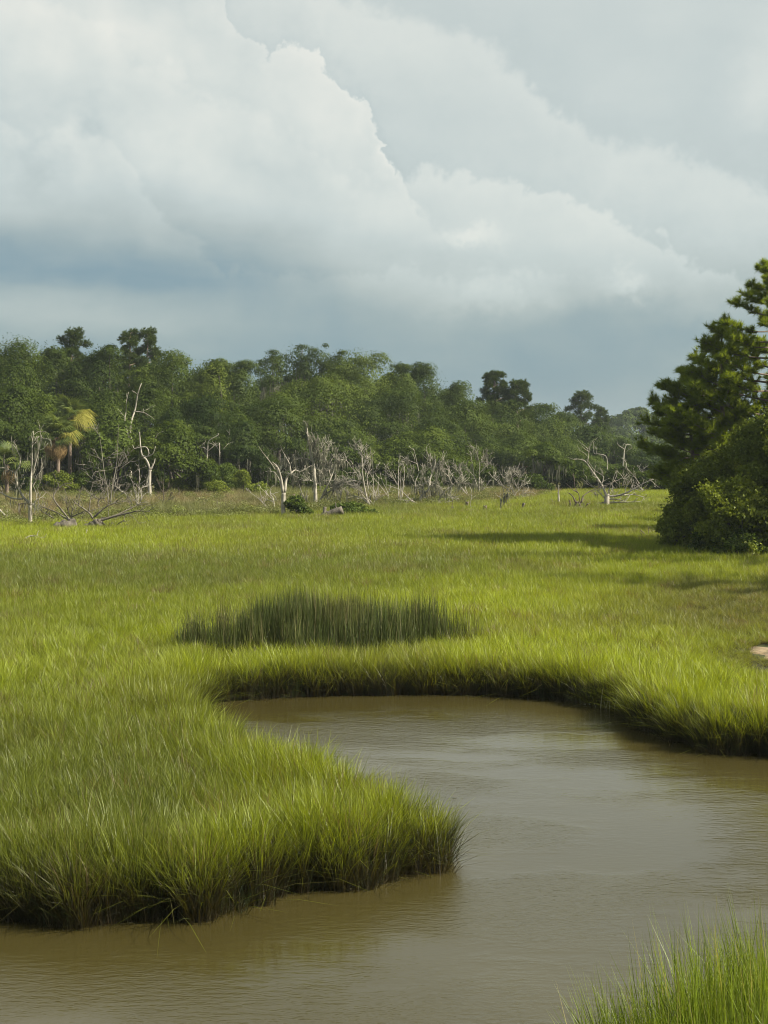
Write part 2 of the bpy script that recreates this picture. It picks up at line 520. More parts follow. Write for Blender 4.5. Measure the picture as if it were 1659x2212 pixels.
# sand patch at the right edge
sx, sy = 8.95, 31.3
def sand_mat():
    m, N = new_mat('pale_sand')
    out = N.n('ShaderNodeOutputMaterial'); p = N.n('ShaderNodeBsdfPrincipled')
    g = N.n('ShaderNodeNewGeometry').outputs['Position']
    n1 = N.noise(g, 9, 5)
    N.put(p.inputs['Base Color'], N.cmix(N.sstep(N.noise(g, 1.7, 5, .65), .40, .62), N.cmix(N.lerp(n1, .35, .65), (.085, .062, .036), (.15, .11, .062)), N.cmix(N.lerp(n1, .35, .65), (.21, .15, .08), (.33, .245, .145))))
    p.inputs['Roughness'].default_value = .95
    b = N.n('ShaderNodeBump'); b.inputs['Strength'].default_value = .5; b.inputs['Distance'].default_value = .03
    N.put(b.inputs['Height'], n1); N.t.links.new(b.outputs[0], p.inputs['Normal'])
    N.t.links.new(p.outputs[0], out.inputs[0])
    return m
V, F = [], []
nr, na = 8, 40
for i in range(nr + 1):
    for j in range(na):
        th = 2 * math.pi * j / na
        k = i / nr * (1 + .22 * math.sin(3 * th + 1) + .12 * math.sin(7 * th))
        x, y = sx + .8 * k * math.cos(th), sy + 1.15 * k * math.sin(th)
        V.append((x, y, 0))
V = np.array(V); gz = ground_z(V[:, 0], V[:, 1])
V[:, 2] = gz + .06 - .08 * np.repeat(np.arange(nr + 1) / nr, na) ** 3
for i in range(nr):
    for j in range(na):
        k = (j + 1) % na
        F.append((i * na + j, (i + 1) * na + j, (i + 1) * na + k, i * na + k))
o = bpy.data.objects.new('sand_patch', mesh_np('sand_patch', V, F, sand_mat(), None, True)); COL.objects.link(o)
tag(o, kind='structure')
def in_sand(x, y):
    return ((x - sx) / .82) ** 2 + ((y - sy) / 1.2) ** 2 < 1

# ------------------------------------------------------------------ grass: tufts of real blades set out by points
def grass_mat(name, trans=.48, basecol=(.055, .042, .018), dead=(.26, .21, .11), mud_shade=False):
    m, N = new_mat(name)
    out = N.n('ShaderNodeOutputMaterial')
    ti = N.n('ShaderNodeAttribute', attribute_name='tint', attribute_type='INSTANCER').outputs['Color']
    rv = N.n('ShaderNodeAttribute', attribute_name='rv').outputs['Fac']
    bt = N.n('ShaderNodeAttribute', attribute_name='bt').outputs['Fac']
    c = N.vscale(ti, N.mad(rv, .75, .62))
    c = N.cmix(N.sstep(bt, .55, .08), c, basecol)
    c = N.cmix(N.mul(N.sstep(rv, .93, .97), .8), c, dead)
    if mud_shade:                                     # tidal mud tone low on bank stems; also paints in shade between them
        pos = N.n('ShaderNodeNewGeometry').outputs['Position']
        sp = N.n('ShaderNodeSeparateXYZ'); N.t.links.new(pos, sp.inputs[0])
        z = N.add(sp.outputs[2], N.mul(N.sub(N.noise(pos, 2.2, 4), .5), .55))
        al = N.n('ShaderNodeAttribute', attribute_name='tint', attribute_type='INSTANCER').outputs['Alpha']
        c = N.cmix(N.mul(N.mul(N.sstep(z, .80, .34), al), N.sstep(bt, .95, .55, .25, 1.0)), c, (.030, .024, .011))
    d = N.n('ShaderNodeBsdfDiffuse'); N.put(d.inputs[0], c)
    tr = N.n('ShaderNodeBsdfTranslucent'); N.put(tr.inputs[0], N.cmix(1.0, c, (1.25, 1.18, .5), 'MULTIPLY'))
    mx = N.n('ShaderNodeMixShader'); mx.inputs[0].default_value = trans
    N.t.links.new(d.outputs[0], mx.inputs[1]); N.t.links.new(tr.outputs[0], mx.inputs[2])
    g = N.n('ShaderNodeBsdfGlossy'); g.inputs['Roughness'].default_value = .45; g.inputs[0].default_value = (.8, .8, .8, 1)
    m2 = N.n('ShaderNodeMixShader'); m2.inputs[0].default_value = .025
    N.t.links.new(mx.outputs[0], m2.inputs[1]); N.t.links.new(g.outputs[0], m2.inputs[2])
    N.t.links.new(m2.outputs[0], out.inputs[0])
    return m

def tuft(name, mat, n, spread, w, bend=(.05, .45), hmin=.6, lean=.12, stiff=2.0):
    V, F, bt, rv = [], [], [], []
    T = np.array([0, .38, .72, 1.0])
    for i in range(n):
        r = spread * math.sqrt(R.random()); th = R.uniform(0, 2 * math.pi)
        p = np.array([r * math.cos(th), r * math.sin(th), -.04])
        az = R.uniform(0, 2 * math.pi); bd = R.uniform(*bend) * (1 if R.random() < .85 else 1.7)
        if r > .5 * spread and R.random() < .5: az = th
        dirn = np.array([math.cos(az), math.sin(az), 0]); h = R.uniform(hmin, 1.05)
        wd = az + math.pi / 2 + R.normal(0, .7)
        wv = np.array([math.cos(wd), math.sin(wd), 0]) * w * R.uniform(.7, 1.3)
        ln = R.normal(0, lean)
        b = len(V)
        for k, t in enumerate(T):
            c = p + dirn * h * (bd * t ** stiff + ln * t) + np.array([0, 0, h * t * (1 - .35 * bd * t)])
            if k < 3:
                ww = wv * (1 - .55 * t) * .5
                V += [c - ww, c + ww]
            else:
                V.append(c)
        F += [(b, b + 1, b + 3), (b, b + 3, b + 2), (b + 2, b + 3, b + 5), (b + 2, b + 5, b + 4), (b + 4, b + 5, b + 6)]
        bt += [0, 0, T[1], T[1], T[2], T[2], 1]
        rv += [R.random()] * 7
    return bpy.data.objects.new(name, mesh_np(name, V, F, mat, {'bt': bt, 'rv': rv}))

_gn = {}
def scatter(name, protos, P, rotz, tilt, scl, tint, idx, mud_shade=None):
    """one object of points; each carries a tuft by geometry nodes"""
    P = np.asarray(P, np.float32); n = len(P)
    me = bpy.data.meshes.new(name)
    me.vertices.add(n); me.vertices.foreach_set('co', P.ravel())
    rot = np.zeros((n, 3), np.float32)
    # tilt: lean vector (x, y); expressed as rotation about x and y before the turn about z
    rot[:, 0] = -tilt[:, 1]; rot[:, 1] = tilt[:, 0]; rot[:, 2] = 0
    for an, ty, key, v in (('rot', 'FLOAT_VECTOR', 'vector', rot), ('scl', 'FLOAT_VECTOR', 'vector', np.asarray(scl, np.float32)),
                           ('tint', 'FLOAT_COLOR', 'color', np.hstack([tint, np.ones((n, 1)) if mud_shade is None else mud_shade[:, None]]).astype(np.float32))):
        a = me.attributes.new(an, ty, 'POINT'); a.data.foreach_set(key, np.ascontiguousarray(v, np.float32).ravel())
    a = me.attributes.new('pick', 'INT', 'POINT'); a.data.foreach_set('value', np.asarray(idx, np.int32))
    a = me.attributes.new('rz', 'FLOAT', 'POINT'); a.data.foreach_set('value', np.asarray(rotz, np.float32))
    o = bpy.data.objects.new(name, me); COL.objects.link(o)
    c = bpy.data.collections.new(name + '_tufts')
    for p in protos: c.objects.link(p)
    g = bpy.data.node_groups.new(name, 'GeometryNodeTree')
    g.interface.new_socket('Geometry', in_out='INPUT', socket_type='NodeSocketGeometry')
    g.interface.new_socket('Geometry', in_out='OUTPUT', socket_type='NodeSocketGeometry')
    L = g.links.new; nn = g.nodes.new
    gi, go = nn('NodeGroupInput'), nn('NodeGroupOutput')
    ci = nn('GeometryNodeCollectionInfo'); ci.inputs[0].default_value = c
    ci.inputs['Separate Children'].default_value = True; ci.inputs['Reset Children'].default_value = True
    ip = nn('GeometryNodeInstanceOnPoints'); ip.inputs['Pick Instance'].default_value = True
    def na(nm, ty):
        q = nn('GeometryNodeInputNamedAttribute'); q.data_type = ty; q.inputs[0].default_value = nm
        return q.outputs[0]
    L(gi.outputs[0], ip.inputs['Points']); L(ci.outputs[0], ip.inputs['Instance'])
    L(na('pick', 'INT'), ip.inputs['Instance Index'])
    e1 = nn('FunctionNodeEulerToRotation'); L(na('rot', 'FLOAT_VECTOR'), e1.inputs[0])
    cz = nn('ShaderNodeCombineXYZ'); L(na('rz', 'FLOAT'), cz.inputs[2])
    e2 = nn('FunctionNodeEulerToRotation'); L(cz.outputs[0], e2.inputs[0])
    rr = nn('FunctionNodeRotateRotation'); rr.rotation_space = 'LOCAL'
    L(e1.outputs[0], rr.inputs[0]); L(e2.outputs[0], rr.inputs[1])
    L(rr.outputs[0], ip.inputs['Rotation'])
    L(na('scl', 'FLOAT_VECTOR'), ip.inputs['Scale'])
    L(ip.outputs[0], go.inputs[0])
    md = o.modifiers.new('tufts', 'NODES'); md.node_group = g
    tag(o, kind='stuff')
    return o

def pts_in(d0, d1, dens, margin=3.0, x0=None, x1=None):
    """random points between two depths, over the view and a margin beside it"""
    hw = 384 / 1400
    area = hw * (d1 ** 2 - d0 ** 2) + 2 * margin * (d1 - d0)
    n = int(area * dens * 1.6)
    y = R.uniform(d0, d1, n); hwd = hw * d1 + margin
    x = R.uniform(-hwd, hwd, n)
    k = np.abs(x) < hw * y + margin
    x, y = x[k], y[k]
    want = int(area * dens)
    return x[:want], y[:want]

def gridX(x, d): return 829.5 + x / (A * d)

def scrub_front(x):          # depth at which the grass gives way to scrub
    X = gridX(x, 90)
    return np.interp(X, [-300, 0, 180, 330, 480, 600, 760, 1000, 1200, 1430, 2000], [72, 75, 77, 82, 85, 88, 94, 104, 112, 134, 145]) + (fbm(x * .12, x * 0, 21, 3) - .5) * 9

MG = grass_mat('marsh_grass', mud_shade=True)
near_t = [tuft('t', MG, 34, .10, .0085, bend=(.04, .40)) for _ in range(6)] + [tuft('t', MG, 36, .12, .008, bend=(.25, .85), hmin=.45) for _ in range(2)]
mid_t = [tuft('t', MG, 60, .24, .0095, bend=(.04, .38)) for _ in range(6)]
far_t = [tuft('t', MG, 120, .75, .0155, bend=(.04, .36)) for _ in range(6)]

def meadow(x, y):            # the low olive meadow at the right
    X = gridX(x, y)
    return np.exp(-(((X - 1620) / 330) ** 2 + ((y - 39.5) / 7.0) ** 2) ** 1.3)
def marsh_look(x, y, s):
    X = gridX(x, y)
    big = fbm(x * .10 + 4, y * .045, 31, 4)
    fine = fbm(x * .55, y * .30, 41, 3)
    tall = np.exp(-(np.clip(s, 0, 9) / 1.25) ** 1.5)
    h = .50 + .14 * (fine - .5) + .46 * tall
    # wide bands of brighter and duller growth
    band = .5 + .95 * (big - .5) * 2 + .35 * (fine - .5)
    band += .36 * np.exp(-((y - 80) / 14) ** 2) + .30 * np.exp(-((y - 62) / 8) ** 2) - .42 * np.exp(-((y - 49.5) / 6.0) ** 2) * sm(X, 1500, 900) + .25 * np.exp(-((y - 40) / 4.5) ** 2)
    band -= .55 * sm(y, 29, 21) * sm(X, 620, 250)
    band += .38 * tall
    band = np.clip(band, 0, 1)[:, None]
    bright = np.array([.250, .300, .017]); dull = np.array([.134, .164, .024])
    c = dull * (1 - band) + bright * band
    br = np.clip((fbm(x * .3, y * .2, 77, 3) - .56) * 4, 0, .55)[:, None]
    c = c * (1 - br * .45) + np.array([.125, .105, .045]) * br * .45
    md = meadow(x, y)
    low = np.exp(-(((x - 9.6) / 2.6) ** 2 + ((y - 29.6) / 3.4) ** 2) ** 2)
    md = np.maximum(md, low)
    h = h * (1 - .45 * md) * (1 - .75 * low); c = c * (1 - .75 * md[:, None]) + np.array([.105, .098, .038]) * .75 * md[:, None]
    c = c * (1 + R.normal(0, 1, (len(x), 1)) * (.13 - .08 * sm(y, 25, 45))[:, None]) * (1 - .16 * sm(y, 30, 20))[:, None]
    return h, c, tall

RUSH_C, RUSH_R = (-1.32, 31.5), (2.7, 1.75)
def rush_q(x, y):
    q = ((x - RUSH_C[0]) / RUSH_R[0]) ** 2 + ((y - RUSH_C[1] - .10 * (x - RUSH_C[0])) / RUSH_R[1]) ** 2
    return q + (fbm(x * .9, y * .9, 55, 4) - .5) * 2.0

def lay(zones, name):
    allp = [[] for _ in range(7)]
    for d0, d1, dens, k0, k1, margin, wide, *only in zones:
        x, y = pts_in(d0, d1, dens, margin)
        s = edge(x, y)
        k = (s > -.10) & (s < (only[0] if only else 1e9)) & (~in_sand(x, y) | (R.random(len(x)) < .10)) & (y < scrub_front(x) + 3) & ((rush_q(x, y) > .50) | (R.random(len(x)) < .12))
        x, y, s = x[k], y[k], s[k]
        h, c, tall = marsh_look(x, y, s)
        old = R.random(len(x)) < .05                       # tufts that have died back
        c[old] = np.array([.19, .145, .065]) * R.uniform(.6, 1.1, (old.sum(), 1))
        # lean out over the water at the very edge
        e = .05
        gx = (sdf(x + e, y) - sdf(x - e, y)) / (2 * e); gy = (sdf(x, y + e) - sdf(x, y - e)) / (2 * e)
        out_ = np.exp(-np.clip(s, 0, 9) / .22)
        tilt = np.stack([-gx * out_ * .22, -gy * out_ * .22], 1) + R.normal(0, .055, (len(x), 2))
        tilt += np.stack([fbm(x * .4, y * .4, 61, 2) - .5, fbm(x * .4, y * .4, 62, 2) - .5], 1) * .24
        hh = h * R.uniform(.8, 1.15, len(x)) * (1 + (fbm(x * 1.3, y * 1.3, 71, 2) - .5) * (.5 - .3 * sm(y, 25, 50)))
        hh = hh * (1 - .12 * out_)
        sc = np.stack([np.full(len(x), wide) * (.7 + .45 * hh), np.full(len(x), wide) * (.7 + .45 * hh), hh], 1)
        P = np.stack([x, y, ground_z(x, y, s)], 1)
        idx = R.integers(k0, k1, len(x))
        droop = (out_ > .45) & (R.random(len(x)) < .14)
        if k1 <= 8:
            idx = np.where(droop, R.integers(6, 8, len(x)), np.minimum(idx, 5))
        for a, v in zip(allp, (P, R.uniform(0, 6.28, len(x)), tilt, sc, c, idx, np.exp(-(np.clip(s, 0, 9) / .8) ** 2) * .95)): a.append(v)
    P, rz, tl, sc, c, ix, td = [np.concatenate(a) for a in allp]
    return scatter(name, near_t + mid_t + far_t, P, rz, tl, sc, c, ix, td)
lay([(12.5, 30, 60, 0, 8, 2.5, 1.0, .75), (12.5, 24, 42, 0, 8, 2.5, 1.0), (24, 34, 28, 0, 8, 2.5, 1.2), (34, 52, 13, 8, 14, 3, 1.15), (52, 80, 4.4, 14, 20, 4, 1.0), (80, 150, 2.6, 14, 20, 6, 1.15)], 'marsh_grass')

# dead stems and drooping straw at the foot of the bank
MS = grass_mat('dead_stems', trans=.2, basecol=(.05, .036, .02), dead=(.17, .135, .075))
dead_t = [tuft('t', MS, 16, .10, .007, bend=(.05, .5), hmin=.35, lean=.16) for _ in range(5)]
x, y = pts_in(13, 29, 150, 2)
s = edge(x, y)
k = (s > -.12) & (s < .36)
x, y, s = x[k], y[k], s[k]
gx = (sdf(x + .05, y) - sdf(x - .05, y)) / .1; gy = (sdf(x, y + .05) - sdf(x, y - .05)) / .1
n = len(x)
tint = np.array([.030, .025, .011]) * R.uniform(.4, 1.35, (n, 1)) + R.uniform(0, .02, (n, 1)) * np.array([0, 1, 0])
hh = R.uniform(.32, .86, n)
scatter('dead_grass_stems', dead_t, np.stack([x, y, ground_z(x, y, s)], 1), R.uniform(0, 6.28, n),
        np.stack([-gx, -gy], 1) * R.uniform(.0, .4, (n, 1)) + R.normal(0, .10, (n, 2)), np.stack([np.ones(n)] * 2 + [hh], 1), tint, R.integers(0, 5, n))

# the dark stand of needle rush behind the creek
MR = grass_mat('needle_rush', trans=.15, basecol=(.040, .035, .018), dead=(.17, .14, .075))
rush_t = [tuft('t', MR, 26, .15, .010, bend=(.0, .16), hmin=.45, lean=.12) for _ in range(5)]
x = R.uniform(-6, 3, 9000); y = R.uniform(28.4, 34.5, 9000)
q = rush_q(x, y); k = (q < 1.12) & (edge(x, y) > .5)
k &= R.random(9000) < np.clip((1.15 - q) * .6, 0.05, .62)
x, y, q = x[k], y[k], q[k]; n = len(x)
hh = (1.58 - .45 * np.clip(q, 0, 1)) * R.uniform(.5, 1.12, n)
tint = np.array([.052, .070, .017]) * R.uniform(.7, 1.35, (n, 1)) + np.array([.02, .010, .004]) * np.clip((fbm(x, y, 91, 2)[:, None] - .45) * 3, 0, 1)
scatter('needle_rush', rush_t, np.stack([x, y, ground_z(x, y)], 1), R.uniform(0, 6.28, n), R.normal(0, .05, (n, 2)), np.stack([np.ones(n), np.ones(n), hh], 1), tint, R.integers(0, 5, n))

# near grass at the bottom right corner
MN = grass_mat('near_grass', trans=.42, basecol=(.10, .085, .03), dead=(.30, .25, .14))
nb = [tuft('t', MN, 16, .10, .0085, bend=(.02, .32), hmin=.5, lean=.08, stiff=2.4) for _ in range(6)]
x = R.uniform(.9, 8, 6500); y = R.uniform(7.8, 10.9, 6500)
s = edge(x, y); k = (s > .03)
x, y, s = x[k], y[k], s[k]; n = len(x)
gx = (sdf(x + .05, y) - sdf(x - .05, y)) / .1; gy = (sdf(x, y + .05) - sdf(x, y - .05)) / .1
out_ = np.exp(-np.clip(s, 0, 9) / .3)[:, None]
hh = (1.15 + .38 * sm(x, 1.4, 2.4)) * R.uniform(.6, 1.12, n)
tint = np.array([.150, .205, .020]) * R.uniform(.7, 1.2, (n, 1))
scatter('near_grass', nb, np.stack([x, y, ground_z(x, y, s)], 1), R.uniform(0, 6.28, n), np.stack([-gx, -gy], 1) * out_ * .25 + R.normal(0, .07, (n, 2)), np.stack([np.ones(n), np.ones(n), hh], 1), tint, R.integers(0, 6, n))

# scrub between marsh and wood: brown sea oxeye, green marsh elder, low grass
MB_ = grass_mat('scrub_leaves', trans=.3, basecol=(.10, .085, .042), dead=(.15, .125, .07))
def herb(n, spread, w):
    return tuft('t', MB_, n, spread, w, bend=(.1, .9), hmin=.3, lean=.3)
def leafy(n, spread, size):
    """a low leafy shrub: small leaves through a mound"""
    V, F, bt, rv = [], [], [], []
    for i in range(n):
        d = rdir(1)[0]; d[2] = abs(d[2])
        c = d * np.array([spread, spread, .92]) * R.uniform(.45, 1.0) + [0, 0, .06]
        a, b2 = rdir(2) * size * R.uniform(.6, 1.3)
        b = len(V); V += [c + a, c - a * .6 + b2 * .6, c - a * .5 - b2 * .6]; F.append((b, b + 1, b + 2))
        bt += [.6 + .4 * d[2]] * 3; rv += [R.random()] * 3
    return bpy.data.objects.new('t', mesh_np('t', V, F, MB_, {'bt': bt, 'rv': rv}))
scrub_t = [herb(150, .60, .012) for _ in range(4)] + [leafy(800, .62, .052) for _ in range(5)]
x, y = pts_in(68, 158, 1.3, 8)
f = scrub_front(x); k = (y > f) & (y < f + 75)
x, y, f = x[k], y[k], f[k]; n = len(x)
into = y - f
X = gridX(x, y)
patch = fbm(x * .13, y * .07, 101, 4)
green_edge = np.exp(-((into - 3) / 4.5) ** 2)
isleaf = R.random(n) < np.clip(.08 + .85 * green_edge + (patch - .5) * 1.0, .03, .95)
isleaf &= ~((X > 1050) & (R.random(n) < .6))
hh = np.where(isleaf, R.uniform(.55, 1.05, n), R.uniform(.6, 1.15, n)) * (.55 + .45 * sm(into, 0, 9)) * np.where(X > 1100, .7, 1.0)
brown = np.array([.205, .165, .080]); olive = np.array([.130, .142, .044]); lime = np.array([.155, .185, .036])
mixb = np.clip((patch - .42) * 5, 0, 1)[:, None]
tint = np.where(isleaf[:, None], olive * .95 + (lime - olive) * np.clip(R.normal(.25, .3, (n, 1)), 0, 1), brown * mixb + olive * (1 - mixb))
tint = tint * R.uniform(.8, 1.2, (n, 1))
ix = np.where(isleaf, R.integers(4, 9, n), R.integers(0, 4, n))
sc = R.uniform(.8, 1.5, n)
scatter('marsh_scrub', scrub_t, np.stack([x, y, ground_z(x, y)], 1), R.uniform(0, 6.28, n), R.normal(0, .1, (n, 2)), np.stack([sc, sc, hh], 1), tint, ix)

# ------------------------------------------------------------------ living trees
def leaf_tris(P, Nrm, size, rnd=.6):
    """a small triangle at each point, facing roughly along Nrm"""
    n = len(P)
    nn = Nrm * (1 - rnd) + rdir(n) * rnd
    nn /= np.linalg.norm(nn, axis=1, keepdims=True) + 1e-9
    a = np.cross(nn, rdir(n)); a /= np.linalg.norm(a, axis=1, keepdims=True) + 1e-9
    b = np.cross(nn, a)
    s = (size * R.uniform(.6, 1.4, n))[:, None]
    V = np.stack([P + a * s, P - a * s * .55 + b * s * .75, P - a * s * .45 - b * s * .8], 1).reshape(-1, 3)
    return V, np.arange(3 * n).reshape(n, 3)

def crown_points(cl, n, fill=.70):
    """points through a set of clumps (centre, radii); thickest near each clump's skin"""
    vol = np.array([(c[1][0] * c[1][1] + c[1][0] * c[1][2]) for c in cl]); vol[0] *= .55; vol[1] *= .7; vol = vol / vol.sum()
    ci = R.choice(len(cl), n, p=vol)
    C = np.array([c[0] for c in cl])[ci]; Rd = np.array([c[1] for c in cl])[ci]
    d = rdir(n); d[:, 2] = np.where((d[:, 2] < -.25) & (R.random(n) < .75), -d[:, 2], d[:, 2])
    # break each clump's skin into smaller sprays
    w = 1 + .34 * (vnoise(C[:, 0] * 3 + d[:, 0] * 2.6 + d[:, 2] * 1.7, C[:, 2] * 3 + d[:, 1] * 2.6 + d[:, 2] * 2.1, 5) - .5) * 2
    r = (fill + (1.02 - fill) * R.random(n)) * w
    r = np.where(R.random(n) < .12, r * R.uniform(.3, 1.0, n), r)
    return C + d * Rd * r[:, None], d, ci

def dome_clumps(c, rx, ry, rz, k, small=.42):
    """rounded leaf clumps crowding over a broad dome that stands on c"""
    c = np.array(c, float)
    out = [(c + [0, 0, rz * .44], np.array([rx * .80, ry * .80, rz * .44])), (c + [0, 0, rz * .66], np.array([rx * .62, ry * .62, rz * .27]))]
    for i in range(k):
        h = .08 + .86 * (((i * .61803 + .2) % 1) ** .75)
        pr = math.sqrt(max(0, 1 - h ** 3.4)) * (.82 + .18 * min(1, h * 4))
        ph = i * 2.39996 + R.uniform(-.6, .6)
        f = R.uniform(small * .50, small * 1.0)
        u = pr * R.uniform(.70, 1.0)
        rv_ = min(rx * f * R.uniform(.55, .90), rz * .3)
        out.append((c + [rx * u * math.cos(ph), ry * u * math.sin(ph), max(rz * h - rv_ * .6, rv_ * .6)], np.array([rx * f * R.uniform(.85, 1.2), ry * f * R.uniform(.85, 1.2), rv_])))
    return out

def moss_strands(mb, pts, lmin, lmax, w0=.02, w1=.05):
    for p in pts:
        for _ in range(3):
            L = R.uniform(lmin, lmax); w = R.uniform(w0, w1); p2 = p + R.normal(0, .10, 3) * [1, 1, .4]
            th = R.uniform(0, 3.14); e = np.array([math.cos(th), math.sin(th), 0]) * w
            j = R.normal(0, .05, (2, 3)); j[:, 2] = 0
            V = [p2 - e, p2 + e, p2 - e * .9 + j[0] - [0, 0, L * .5], p2 + e * .7 + j[0] - [0, 0, L * .5], p2 + j[1] - [0, 0, L]]
            mb.add(V, [(0, 1, 3), (0, 3, 2), (2, 3, 4)], R.random())

def oak(X, Yt, wd, d, label, mat=None, n=29000, k=40, base=.05, moss=200, lsize=.105, group=None, name='live_oak', cat='oak tree', dens=1.0, trunk_h=None, ry=None, lean=0.0, small=.42, bark=None):
    """broad tree: crown top at row Yt, crown wd grid units wide, standing at depth d"""
    if d < 220: d *= 1.17
    top = DP(X, Yt, d)
    gx, gy = top[0], d
    wd *= 1.28
    gz = float(ground_z(np.array([gx]), np.array([gy]))[0])
    H = top[2] - gz; rx = wd * A * d / 2; ry = ry or rx * .9
    root = thing(name, label, cat, (gx, gy, gz), group)
    cb = H * base
    cl = dome_clumps((0, 0, cb), rx, ry, (H - cb) / 1.02, k, small)
    zs = max(c[0][2] + c[1][2] for c in cl)
    for c in cl:
        c[0][2] = cb + (c[0][2] - cb) * (H - cb) / (zs - cb)
    mb = MB()
    r0 = .10 + .022 * H
    th = trunk_h or H * .55
    tr = spline([(0, 0, -.3), (R.normal(0, .2), R.normal(0, .2), th * .4), (R.normal(0, .5) + lean, R.normal(0, .4), th)], 4)
    tube(mb, tr, np.linspace(r0 * 1.25, r0 * .55, len(tr)), 8, rough=.08)
    mb.obj('trunk', bark or M_BARK, root, smooth=True)
    big = sorted(cl[1:], key=lambda c: -c[1][0])[:6]
    for c in big:
        t0 = tr[int(len(tr) * R.uniform(.35, .9))]
        e = c[0]
        mid = t0 * .45 + e * .55 + np.array([0, 0, -.10 * np.linalg.norm(e - t0)]) + R.normal(0, .25, 3)
        lm = MB(); P = spline([t0, mid, e], 4)
        tube(lm, P, np.linspace(r0 * .42, .05, len(P)), 6, rough=.08)
        lm.obj('limb', bark or M_BARK, root, smooth=True)
    P, dr, ci = crown_points(cl, int(n * dens))
    keep = P[:, 2] > .25
    P, dr, ci = P[keep], dr[keep], ci[keep]
    V, F = leaf_tris(P, dr, lsize, .28)
    rv = np.clip(R.normal(.5, .09, len(P)) + (R.normal(0, .15, len(cl)))[ci], 0, 1)
    cm = MB(); cm.add(V, F, np.repeat(rv, 3)); cm.obj('crown', mat or M_OAK, root)
    if moss:
        mm = MB()
        lo = np.where((dr[:, 2] < .1) & (ci > 1) & (P[:, 2] < H * .78))[0]
        q = P[lo[R.integers(0, len(lo), moss // 2)]]
        q = q[(q[:, 1] < ry * .5)] * [1, .98, .96] - [0, 0, .3]
        q = q[q[:, 2] > 1.9]
        moss_strands(mm, q, .5, 1.9)
        if mm.n: tag(mm.obj('moss', M_MOSS, root), kind='stuff')
    return root

def tuft_needles(c, dirn, L, m, w, cone=.9):
    """m needles fanned about dirn from c"""
    n = len(c)
    d = dirn[:, None, :] * (1 - .0) + rdir(n * m).reshape(n, m, 3) * cone
    d /= np.linalg.norm(d, axis=2, keepdims=True)
    LL = L[:, None, None] * R.uniform(.7, 1.1, (n, m, 1))
    tip = c[:, None, :] + d * LL
    tip[..., 2] -= .10 * LL[..., 0]
    sd = np.cross(d.reshape(-1, 3), rdir(n * m)); sd /= np.linalg.norm(sd, axis=1, keepdims=True) + 1e-9
    sd = sd.reshape(n, m, 3) * w
    b = c[:, None, :] - dirn[:, None, :] * (L[:, None, None] * .35) * R.random((n, m, 1))
    V = np.stack([b - sd, b + sd, tip], 2).reshape(-1, 3)
    return V, np.arange(len(V)).reshape(-1, 3)

def far_pine(X, Yt, wd, d, label, group='pines rising above the far wood', n=2700, bare=.45, needle=.34, w=.026, m=9):
    d *= 1.17
    top = DP(X, Yt, d); gx = top[0]
    gz = float(ground_z(np.array([gx]), np.array([d]))[0]); H = top[2] - gz; rx = wd * A * d / 2
    root = thing('pine_tree', label, 'pine tree', (gx, d, gz), group)
    mb = MB(); tr = spline([(0, 0, -.3), (R.normal(0, .2), 0, H * .5), (R.normal(0, .15), 0, H * .97)], 4)
    tube(mb, tr, np.linspace(.24, .05, len(tr)), 7); mb.obj('trunk', M_PBARK, root, smooth=True)
    C, D = [], []
    bm = MB()
    nb = 30
    for i in range(nb):
        t = i / (nb - 1); z = H * (bare + (1 - bare) * t) * .985; ph = i * 2.4 + R.uniform(-.5, .5)
        r = rx * (1.15 - .75 * t ** 1.8) * R.uniform(.35, 1.1)
        e = np.array([r * math.cos(ph), r * math.sin(ph), z + r * R.uniform(.10, .45)])
        P = spline([(0, 0, z - .2), e * [.5, .5, 1] + [0, 0, -.15 * r], e], 3)
        tube(bm, P, np.linspace(.07, .02, len(P)), 5)
        q = int(n / nb)
        c = e + rdir(q) * np.array([.75, .75, .55]) * (rx * .48) * R.uniform(.2, 1.1, (q, 1))
        C.append(c); dd = c - e * [.8, .8, 1]; dd[:, 2] += .4; D.append(dd / np.linalg.norm(dd, axis=1, keepdims=True))
    bm.obj('branches', M_PBARK, root, smooth=True)
    C, D = np.concatenate(C), np.concatenate(D)
    V, F = tuft_needles(C, D, np.full(len(C), needle), m, w)
    cm = MB(); cm.add(V, F, np.repeat(np.clip(R.normal(.45, .2, len(C)), 0, 1), 3 * m)); cm.obj('crown', M_PINE, root)
    return root

def shrub(X, Yt, wd, d, label, mat=None, n=5200, lsize=.085, cat='shrub', group='shrubs at the foot of the far wood', name='shrub', k=10):
    if d > 95: d *= 1.25
    top = DP(X, Yt, d); gx = top[0]
    gz = float(ground_z(np.array([gx]), np.array([d]))[0]); H = max(.6, top[2] - gz); rx = wd * A * d / 2
    root = thing(name, label, cat, (gx, d, gz), group)
    cl = dome_clumps((0, 0, .05), rx, rx * .9, H / 1.05, k, .45)
    mb = MB()
    for i in range(4):
        e = cl[1 + i % (len(cl) - 1)][0]
        P = spline([(R.normal(0, .1), R.normal(0, .1), -.1), e * .5 + [0, 0, .1], e], 3); tube(mb, P, np.linspace(.05, .015, len(P)), 5)
    mb.obj('stems', M_BARK, root)
    P, dr, ci = crown_points(cl, n, .6)
    P, dr, ci = P[P[:, 2] > .05], dr[P[:, 2] > .05], ci[P[:, 2] > .05]
    V, F = leaf_tris(P, dr, lsize)
    rv = np.clip(R.normal(.5, .2, len(P)) + (R.normal(0, .13, len(cl)))[ci], 0, 1)
    cm = MB(); cm.add(V, F, np.repeat(rv, 3)); cm.obj('foliage', mat or M_BUSH, root)
    return root

